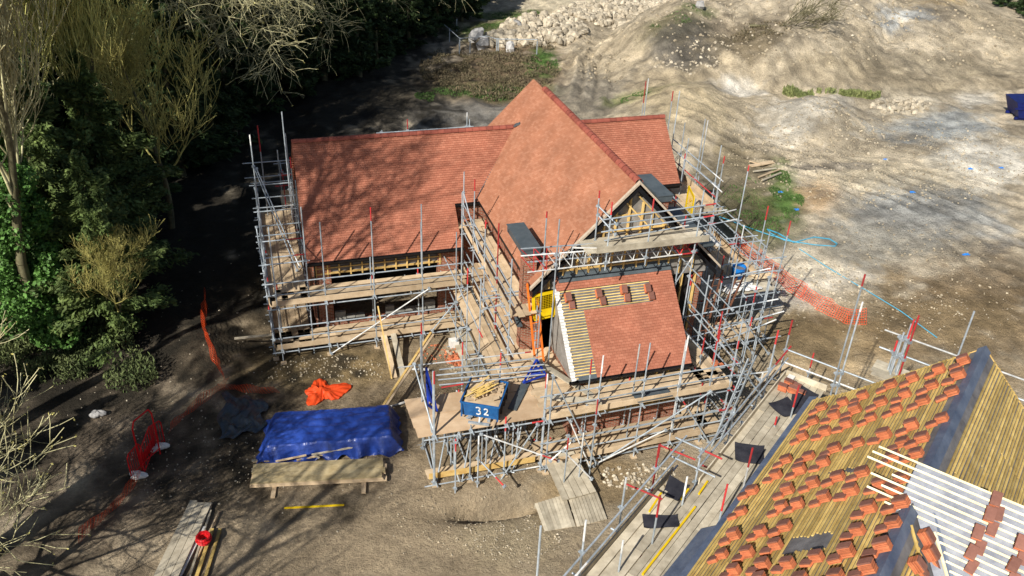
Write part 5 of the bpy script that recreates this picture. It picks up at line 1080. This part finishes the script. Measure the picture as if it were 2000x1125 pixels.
for (x, y), lb in zip(((1728, 316), (1523, 378), (1555, 415), (1886, 498), (1895, 330), (1955, 330), (1780, 380)), ('leftmost', 'x', 'x', 'x', 'x', 'x', 'x')):
    mb = crumple(G(x, y, .0), .14 if x != 1886 else .2, .09, .06, int(x)); single(mb, 'plastic_scrap', BUCK, 'small scrap of bright blue plastic on the open ground', 'scrap', 'blue plastic scraps on the open ground')
for i, (a, b) in enumerate((((1465, 330), (1508, 322)), ((1470, 342), (1515, 333)), ((1480, 352), (1522, 338)), ((1488, 358), (1524, 346)), ((1462, 322), (1490, 328)))):
    mb = MB(); mb.beam(G(*a, .08+.03*i), G(*b, .08+.02*i), .12 if i else .35, .05); single(mb, 'old_plank', BOARDG if i % 2 else BOARD, 'old plank tipped on the grass beyond the house', 'plank', 'old planks on the grass beyond the house')
# low fence by the rubble
f0 = G(898, 100); fe = thing('low_fence', 'low rail fence with thin posts below the rubble heap', 'fence', f0)
fp = [(868, 72), (898, 92), (950, 95), (970, 99), (1048, 103)]
for q in ((898, 92), (897, 104), (918, 96), (970, 104), (973, 106), (1048, 110), (878, 80), (892, 60)): mb = MB(); b = G(*q); mb.tube(b, b+V(0, 0, 1.15), .05, n=5); o = mb.build('post', STEEL, fe); o.location = tuple(-f0)
for a, b in zip(fp[:-1], fp[1:]): mb = MB(); mb.tube(G(*a, 1.1), G(*b, 1.1), .035, n=5); o = mb.build('rail', STEEL, fe); o.location = tuple(-f0)

# ------------------------------------------------------------ vegetation
def np_mesh(name, verts, faces, tint, mt, parent=None, k=4):
    me = bpy.data.meshes.new(name); n = len(faces); me.vertices.add(len(verts)); me.vertices.foreach_set('co', verts.astype('f').ravel())
    me.loops.add(n*k); me.loops.foreach_set('vertex_index', faces.astype('i').ravel()); me.polygons.add(n); me.polygons.foreach_set('loop_start', np.arange(0, n*k, k, dtype='i'))
    me.update(calc_edges=True); at = me.attributes.new('tint', 'FLOAT', 'FACE'); at.data.foreach_set('value', tint.astype('f')); me.materials.append(mt)
    o = bpy.data.objects.new(name, me); COL.objects.link(o)
    if parent: o.parent = parent
    return o
def leaves(C, S, rs, tint=None, flat=0.0, dirs=None, asp=.6):
    """one quad per centre; random facing (flat>0 tips them towards horizontal)"""
    n = len(C); a = rs.randn(n, 3) if dirs is None else dirs+rs.randn(n, 3)*.5; a /= np.linalg.norm(a, axis=1)[:, None]
    b = rs.randn(n, 3); b[:, 2] *= (1-flat); b -= a*(a*b).sum(1)[:, None]; b /= np.linalg.norm(b, axis=1)[:, None]
    S = S[:, None]; v = np.stack([C-a*S-b*S*asp*.3, C-a*S*.1-b*S*asp, C+a*S, C+b*S*asp], 1).reshape(-1, 3); f = np.arange(n*4).reshape(-1, 4)
    return v, f, (rs.rand(n) if tint is None else tint)
def tubes_np(segs, n=4):
    s = np.array(segs); p0, p1, r0, r1 = s[:, :3], s[:, 3:6], s[:, 6], s[:, 7]; a = p1-p0; a /= np.linalg.norm(a, axis=1)[:, None]+1e-9
    u = np.tile(V(0, 0, 1), (len(s), 1)); u[np.abs(a[:, 2]) > .9] = V(1, 0, 0); x = np.cross(a, u); x /= np.linalg.norm(x, axis=1)[:, None]; y = np.cross(a, x)
    vs = []
    for p, r in ((p0, r0), (p1, r1)):
        for k in range(n): an = 2*math.pi*k/n; vs.append(p+(x*math.cos(an)+y*math.sin(an))*r[:, None])
    v = np.stack(vs, 1).reshape(-1, 3); base = np.arange(len(s))[:, None]*2*n; f = np.concatenate([base+np.array([k, (k+1) % n, n+(k+1) % n, n+k]) for k in range(n)], 0)
    return v, f
def grow(rs, segs, tips, p, d, L, r, depth, up=.25, wig=.25, spread=.7, kids=(3, 5), minr=.006, droop=0.0):
    n = 4 if depth > 1 else 3; st = L/n; pts = [(p, r)]
    for i in range(n):
        d = d+rs.randn(3)*wig*.35+V(0, 0, (up-droop*(i/n)*2)*.35); d = d/np.linalg.norm(d); q = p+d*st; r2 = max(minr, r*(1-.62*(i+1)/n)) if depth < 5 else r*(1-.5*(i+1)/n)
        segs.append((*p, *q, pts[-1][1], r2)); p = q; pts.append((p, r2))
    tips.append(p)
    if depth <= 0: return
    k = rs.randint(kids[0], kids[1]+1)
    for i in range(k):
        f = rs.uniform(.25, 1.0); j = min(n-1, int(f*n)); b = pts[j][0]+(pts[j+1][0]-pts[j][0])*(f*n-j); rr = pts[j][1]*rs.uniform(.4, .62)
        v = rs.randn(3); v -= d*(v@d); v /= np.linalg.norm(v); nd = d*(1-spread*.5)+v*spread*rs.uniform(.6, 1.1)+V(0, 0, up*.5); nd /= np.linalg.norm(nd)
        grow(rs, segs, tips, b, nd, L*rs.uniform(.5, .75), max(minr, rr), depth-1, up, wig, spread, kids, minr, droop)
def bare_tree(seed, h, limbs=16, up=.5, spread=.8, lean=(0, 0), trunk_r=.22, mt=None, kids=(3, 5), depth=3, start=.2, limbL=.4, minr=.006, droop=0.0, stems=1):
    rs = np.random.RandomState(seed); root = thing('bare_tree', 'x', 'tree'); ts, bs, tips = [], [], []
    for s_ in range(stems):
        p = V(rs.uniform(-.2, .2), rs.uniform(-.2, .2), -.3); d = unit(V(lean[0]+rs.uniform(-.12, .12)*(stems > 1)*.9, lean[1]+rs.uniform(-.12, .12)*(stems > 1)*.9, 1)); n = 10; pts = [(p, trunk_r)]
        for i in range(n):
            d = unit(d+rs.randn(3)*.06+V(0, 0, .04)); q = p+d*h/n; r2 = trunk_r*(1-.88*((i+1)/n)**.9); ts.append((*p, *q, pts[-1][1], r2)); p = q; pts.append((p, r2))
        for i in range(limbs):
            f = start+(1-start)*(i+rs.rand())/limbs; j = min(n-1, int(f*n)); b = pts[j][0]+(pts[j+1][0]-pts[j][0])*(f*n-j); a = i*2.4+rs.rand()*.8
            nd = unit(V(math.cos(a)*spread, math.sin(a)*spread, up+rs.uniform(-.15, .25))); grow(rs, bs, tips, b, nd, h*limbL*(1.15-.75*f)*rs.uniform(.75, 1.2), max(.02, pts[j][1]*.45), depth, up*.6, .3, .75, kids, minr, droop)
    v, f = tubes_np(ts, 7); np_mesh('trunk', v, f, rs.rand(len(f)), BARK, root)
    v, f = tubes_np(bs, 4); t = np.tile(rs.rand(len(bs)), 4); np_mesh('branches', v, f, t, mt or BARKG, root)
    T = np.array(tips); T = T[rs.rand(len(T)) < .7]; C = np.repeat(T, 2, 0)+rs.randn(len(T)*2, 3)*.04; v, f, t = leaves(C, rs.uniform(.02, .045, len(C)), rs); np_mesh('buds', v, f, t, BARKY, root)
    return root
def conifer(seed, h, R, n=14000, mt=None, name='conifer', size=(.12, .3)):
    rs = np.random.RandomState(seed); root = thing(name, 'x', 'tree'); B = int(h*15); C = []; D = []; T = []
    lobes = rs.rand(6)*6.28
    for i in range(B):
        f = (i+rs.rand())/B; z = .04*h+f*.96*h; a = rs.rand()*6.28; rad = R*(1-f**1.6)*(.75+.35*math.sin(a*3+lobes[0]+f*7))*rs.uniform(.55, 1.15)+.15; m = max(8, int(n/B*(.4+rad/R)))
        t = rs.rand(m)**.55; x = t*rad; zz = z+.35*x*rs.uniform(.1, .9)-.10*x*x/max(.5, R)+rs.randn(m)*.09; w = rs.randn(m)*.16*(1.2-.6*t)*(.5+x*.55); da = V(math.cos(a), math.sin(a), 0); db = V(-da[1], da[0], 0)
        C.append(da*x[:, None]+db*w[:, None]+np.stack([0*zz, 0*zz, zz], 1)); D.append(np.tile(da+V(0, 0, -.1), (m, 1))); T.append(np.full(m, rs.rand())*.5+rs.rand(m)*.5)
    C = np.vstack(C); D = np.vstack(D); T = np.concatenate(T); v, f, t = leaves(C, rs.uniform(size[0], size[1], len(C)), rs, T, .5, D, .38); np_mesh('crown', v, f, t, mt or CONI, root)
    v, f = tubes_np([(0, 0, -.3, 0, 0, h*.9, R*.09, .03)], 7); np_mesh('trunk', v, f, rs.rand(len(f)), BARK, root)
    return root
def place(o, x, y, label, group, rz=None, sc=1.0, first=None):
    loc = (x, y, gz1(x, y)-.05); rz = random.uniform(0, 6.28) if rz is None else rz
    if first is not None and first not in used: used.add(first); o.location = loc; o.rotation_euler = (0, 0, rz); o.scale = (sc,)*3; o['label'] = label; o['group'] = group; return o
    return dup(o, loc, rz, label, group, sc)
CONL = mat('sunlit_spray_foliage', (.16, .21, .06, 1), (.06, .10, .03, 1), tint=.5, scale=1.4, rough=.7, trans=.15)  # lighter copy of the conifer green, sunlight put into the leaf colour
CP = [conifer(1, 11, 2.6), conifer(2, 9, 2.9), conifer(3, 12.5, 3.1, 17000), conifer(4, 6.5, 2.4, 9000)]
cpts = []
# dark evergreen belt: edge line of the wood and rows behind it
edge = [(-10.5, 30.5), (-7.2, 32.5), (-5.2, 36), (-4.4, 40), (-3.0, 45), (-.5, 50.5), (2.5, 56), (6.5, 60.5), (11, 65), (15, 70), (19.5, 76), (23.5, 83), (28, 90), (33, 97), (40, 104)]
en = np.array(edge, float); rp_ = random.Random(3)
for row in range(4):
    off = 2.4+row*3.6; t = rp_.uniform(0, 1.5)
    seg = np.linalg.norm(np.diff(en, axis=0), axis=1); L = seg.sum()
    while t < L:
        s_ = t; k = 0
        while k < len(seg)-1 and s_ > seg[k]: s_ -= seg[k]; k += 1
        a, b = en[k], en[k+1]; d_ = (b-a)/seg[k]; nn = np.array([-d_[1], d_[0]]); p_ = a+d_*s_+nn*(off+rp_.uniform(-.8, .8)); cpts.append((p_[0], p_[1], row)); t += rp_.uniform(2.6, 3.8)+row*.25
for i, (x, y, row) in enumerate(cpts):
    k = rp_.choice([0, 1, 2, 3] if row == 0 else [0, 1, 2]); sc = rp_.uniform(.8, 1.15)*(1 if row else .85)
    if row == 0 and y < 44: sc *= .62
    if row == 1 and y < 48: sc *= .85
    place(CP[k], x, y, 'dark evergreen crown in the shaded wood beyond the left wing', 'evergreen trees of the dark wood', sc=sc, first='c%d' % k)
# evergreens standing forward into the light on the left
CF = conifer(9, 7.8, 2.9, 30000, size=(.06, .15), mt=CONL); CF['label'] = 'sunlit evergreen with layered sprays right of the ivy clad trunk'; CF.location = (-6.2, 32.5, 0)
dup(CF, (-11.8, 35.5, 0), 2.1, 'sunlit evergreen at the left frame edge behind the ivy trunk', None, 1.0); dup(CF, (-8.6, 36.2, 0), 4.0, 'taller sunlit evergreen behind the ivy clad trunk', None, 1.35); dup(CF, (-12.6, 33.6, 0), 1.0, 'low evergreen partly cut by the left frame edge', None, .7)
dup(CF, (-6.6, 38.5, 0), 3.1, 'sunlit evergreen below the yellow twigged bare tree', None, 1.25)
# ivy clad trunk
def ivy_tree():
    rs = np.random.RandomState(8); g = bare_tree(21, 15.5, 22, up=1.25, spread=.45, trunk_r=.26, start=.38, limbL=.34, kids=(4, 6), stems=2, minr=.012); g['label'] = 'tall bare tree with bright green ivy round its lower trunk'
    C = []
    for i in range(76):
        f = rs.rand(); c = V(rs.randn()*.5, -.15+rs.randn()*.45, .8+f*6.8); R_ = rs.uniform(.35, .8)*(1.15-f*.5); m = 340; q = rs.randn(m, 3); q /= np.linalg.norm(q, axis=1)[:, None]; C.append(c+q*R_*rs.uniform(.75, 1.05, (m, 1))*V(1, 1, 1.1))
    C = np.vstack(C); v, f, t = leaves(C, rs.uniform(.05, .1, len(C)), rs, asp=.8); np_mesh('ivy', v, f, t, IVY, g)
    C = []
    for i in range(44):
        c = V(rs.randn()*.35, rs.randn()*.3, 6.0+rs.rand()*4.0); m = 200; q = rs.randn(m, 3); q /= np.linalg.norm(q, axis=1)[:, None]; C.append(c+q*.3)
    C = np.vstack(C); v, f, t = leaves(C, rs.uniform(.05, .09, len(C)), rs, asp=.8); np_mesh('upper_ivy', v, f, t, IVY, g)
    return g
iv = ivy_tree(); iv.location = (-8.7, 32.2, 0)
b1_ = bare_tree(31, 15, 26, up=1.5, spread=.4, trunk_r=.2, start=.25, limbL=.36, kids=(4, 6), minr=.012, mt=BARKT); b1_['label'] = 'slender bare tree with upswept twigs near the left frame edge'; b1_.location = (-10.6, 34.6, 0)
dup(b1_, (-8.6, 37.4, 0), 1.3, 'slender bare tree with upswept twigs behind the ivy clad one', None, 1.05); dup(b1_, (-7.2, 39.6, 0), 2.9, 'slender bare tree between ivy trunk and yellow twigged tree', None, 1.0)
dup(b1_, (-11.5, 38.5, 0), 4.4, 'slender bare tree in the upper left corner', None, 1.1); dup(b1_, (-5.6, 49.0, 0), 5.2, 'slender bare tree rising behind the yellow twigged tree', None, 1.05)
b2 = bare_tree(41, 9.5, 16, up=.75, spread=.8, trunk_r=.18, start=.3, limbL=.45, kids=(4, 6), mt=BARKY, lean=(.12, 0), minr=.011); b2['label'] = 'spreading bare tree with yellow lichen twigs against the dark wood'; b2.location = (-4.4, 42.0, 0)
dup(b2, (-6.0, 31.6, 0), 2.2, 'low bare tree with tangled yellow twigs over the sunlit evergreen', None, .46)
b3 = bare_tree(51, 15.5, 20, up=.5, spread=.9, trunk_r=.24, start=.4, limbL=.4, kids=(4, 6), mt=BARKG, droop=.9, minr=.011); b3['label'] = 'bare tree with drooping twigs hanging in the top centre of the wood'; b3.location = (-1.2, 54.5, 0)
dup(b3, (4.2, 63, 0), 1.9, 'bare drooping tree at the top of the picture near the wood end', None, .95); dup(b3, (-4.4, 51, 0), 3.3, 'bare drooping tree at the top edge right of the yellow twigs', None, 1.05); dup(b3, (11.5, 73, 0), 5.0, 'farthest bare tree on the wood edge above the low fence', None, .9)
# bottom left, and the trees outside the frame that throw the streaky shade
b4 = bare_tree(61, 9.0, 26, up=.45, spread=.9, trunk_r=.17, start=.25, limbL=.42, kids=(4, 6), mt=BARKG, minr=.010); b4['label'] = 'bare tree reaching into the lower left corner'; b4.location = (-9.7, 18.0, 0)
dup(b4, (-10.0, 20.0, 0), 2.2, 'second bare crown above the lower left corner', None, .85)
b5 = bare_tree(62, 23, 17, up=1.0, spread=.75, trunk_r=.45, start=.42, limbL=.33, kids=(3, 4), mt=BARKG, minr=.016, lean=(.03, 0)); b5['label'] = 'tall bare tree outside the left frame edge shading the left roof'; b5.location = (-9.2, 20.6, 0)
for (x, y, a, s_, lb) in ((-13.4, 24.0, 2.0, .9, 'second tall bare tree outside the left frame edge'), (-13.0, 10.0, 3.6, .7, 'bare tree outside the frame at the lower left'), (-16.5, 14.5, 4.9, .75, 'bare tree far outside the lower left of the frame')):
    dup(b5, (x, y, gz1(x, y)), a, lb, 'bare trees along the left boundary', s_)
for i, (x, y, s_) in enumerate(((-15.5, 18.5, .6), (-12.5, 16.0, .6), (-12.6, 27.0, .55), (-12.5, 22.5, .6), (-17.5, 36, .8), (-11.5, 50, 1.2), (-13, 57, 1.2), (-18, 50, 1.2), (-16, 10, .8))):
    place(CP[i % 3], x, y, 'evergreen of the boundary belt left of the building plot', 'evergreens of the left boundary belt', sc=s_)
# trees behind the spoil hill, top right
for i, (x, y, s_) in enumerate(((79.5, 73.0, .55), (82, 76.5, .6), (82.5, 81, .65), (84.5, 84.5, .7), (84, 73.5, .6), (87, 78, .7), (89, 83, .8), (86, 70, .6), (91, 76, .8), (93, 88, .9), (80.6, 77.8, .5))):
    place(CP[i % 3], x, y, 'dark tree behind the spoil hill in the top right corner', 'trees beyond the spoil hill', sc=s_)
# undergrowth, scrub, grass
def tufts(cs, mt, name, label, cat, n, size, hgt, seed, flat=0.0, up=1.2):
    rs = np.random.RandomState(seed); Cc = []
    for (px, py, rx, ry, m) in cs:
        c, I = blob(px, py, rx, ry); A = np.linalg.inv(I); a = rs.rand(m)*6.28; d = np.sqrt(rs.rand(m)); q = (A @ np.stack([d*np.cos(a), d*np.sin(a)])).T+c
        nz_ = vnoise(q[:, 0], q[:, 1], .8, seed); q = q[nz_ > .36]; z = np.array([gz1(*k) for k in q]); hh = rs.rand(len(q))*hgt*(.3+1.2*vnoise(q[:, 0], q[:, 1], 1.6, seed+1)); Cc.append(np.column_stack([q, z+hh]))
    C = np.vstack(Cc); D = rs.randn(len(C), 3)*.6+V(0, 0, up); v, f, t = leaves(C, rs.uniform(size[0], size[1], len(C)), rs, None, flat, D, .3)
    o = np_mesh(name, v, f, t, mt); return tag(o, label, cat, None, 'stuff')
tufts([(1522, 362, 22, 34, 2400), (1545, 400, 24, 16, 1500), (1500, 430, 60, 30, 1500), (1455, 400, 60, 50, 900), (1060, 130, 30, 24, 2600), (950, 188, 110, 12, 3600), (830, 200, 20, 8, 900), (1240, 210, 30, 8, 900), (1350, 110, 16, 6, 500), (960, 60, 60, 12, 2200), (1010, 28, 50, 8, 1500), (1300, 128, 40, 8, 700)], GRASS, 'grass', 'patchy green grass on the bare site', 'grass', 0, (.04, .1), .07, 1)
tufts([(970, 150, 120, 45, 15000), (870, 130, 50, 40, 6000), (1040, 90, 50, 14, 2000), (1470, 140, 60, 14, 1500)], BRUSH, 'scrub', 'brown scrub and dead stems behind the roof', 'scrub', 0, (.05, .14), .28, 2)
tufts([(1562, 198, 38, 3, 2600), (1675, 198, 42, 3, 2800), (1618, 199, 12, 2, 150)], REED, 'tall_weeds', 'row of tall yellow green weeds on the open ground', 'weeds', 0, (.06, .15), .5, 3, 0, 3.0)
tufts([(120, 690, 150, 60, 16000), (60, 620, 100, 60, 9000), (250, 740, 60, 30, 1800)], UNDER, 'undergrowth', 'olive undergrowth below the ivy clad tree', 'undergrowth', 0, (.05, .12), .7, 4)
# fallen branches on the spoil
fb_ = thing('fallen_tree', 'fallen bare tree top lying on the bank of the spoil mound', 'tree', G(1450, 130, .4)); rs = np.random.RandomState(77); sg, tp = [], []
grow(rs, sg, tp, V(0, 0, 0), unit(V(1, -.25, .05)), 4.2, .12, 3, up=0.02, wig=.2, spread=.55, kids=(5, 7), minr=.015)
v, f = tubes_np(sg, 4); np_mesh('branches', v, f, rs.rand(len(f)), BARK, fb_)
fb_.rotation_euler = (0, 0, math.radians(-10))
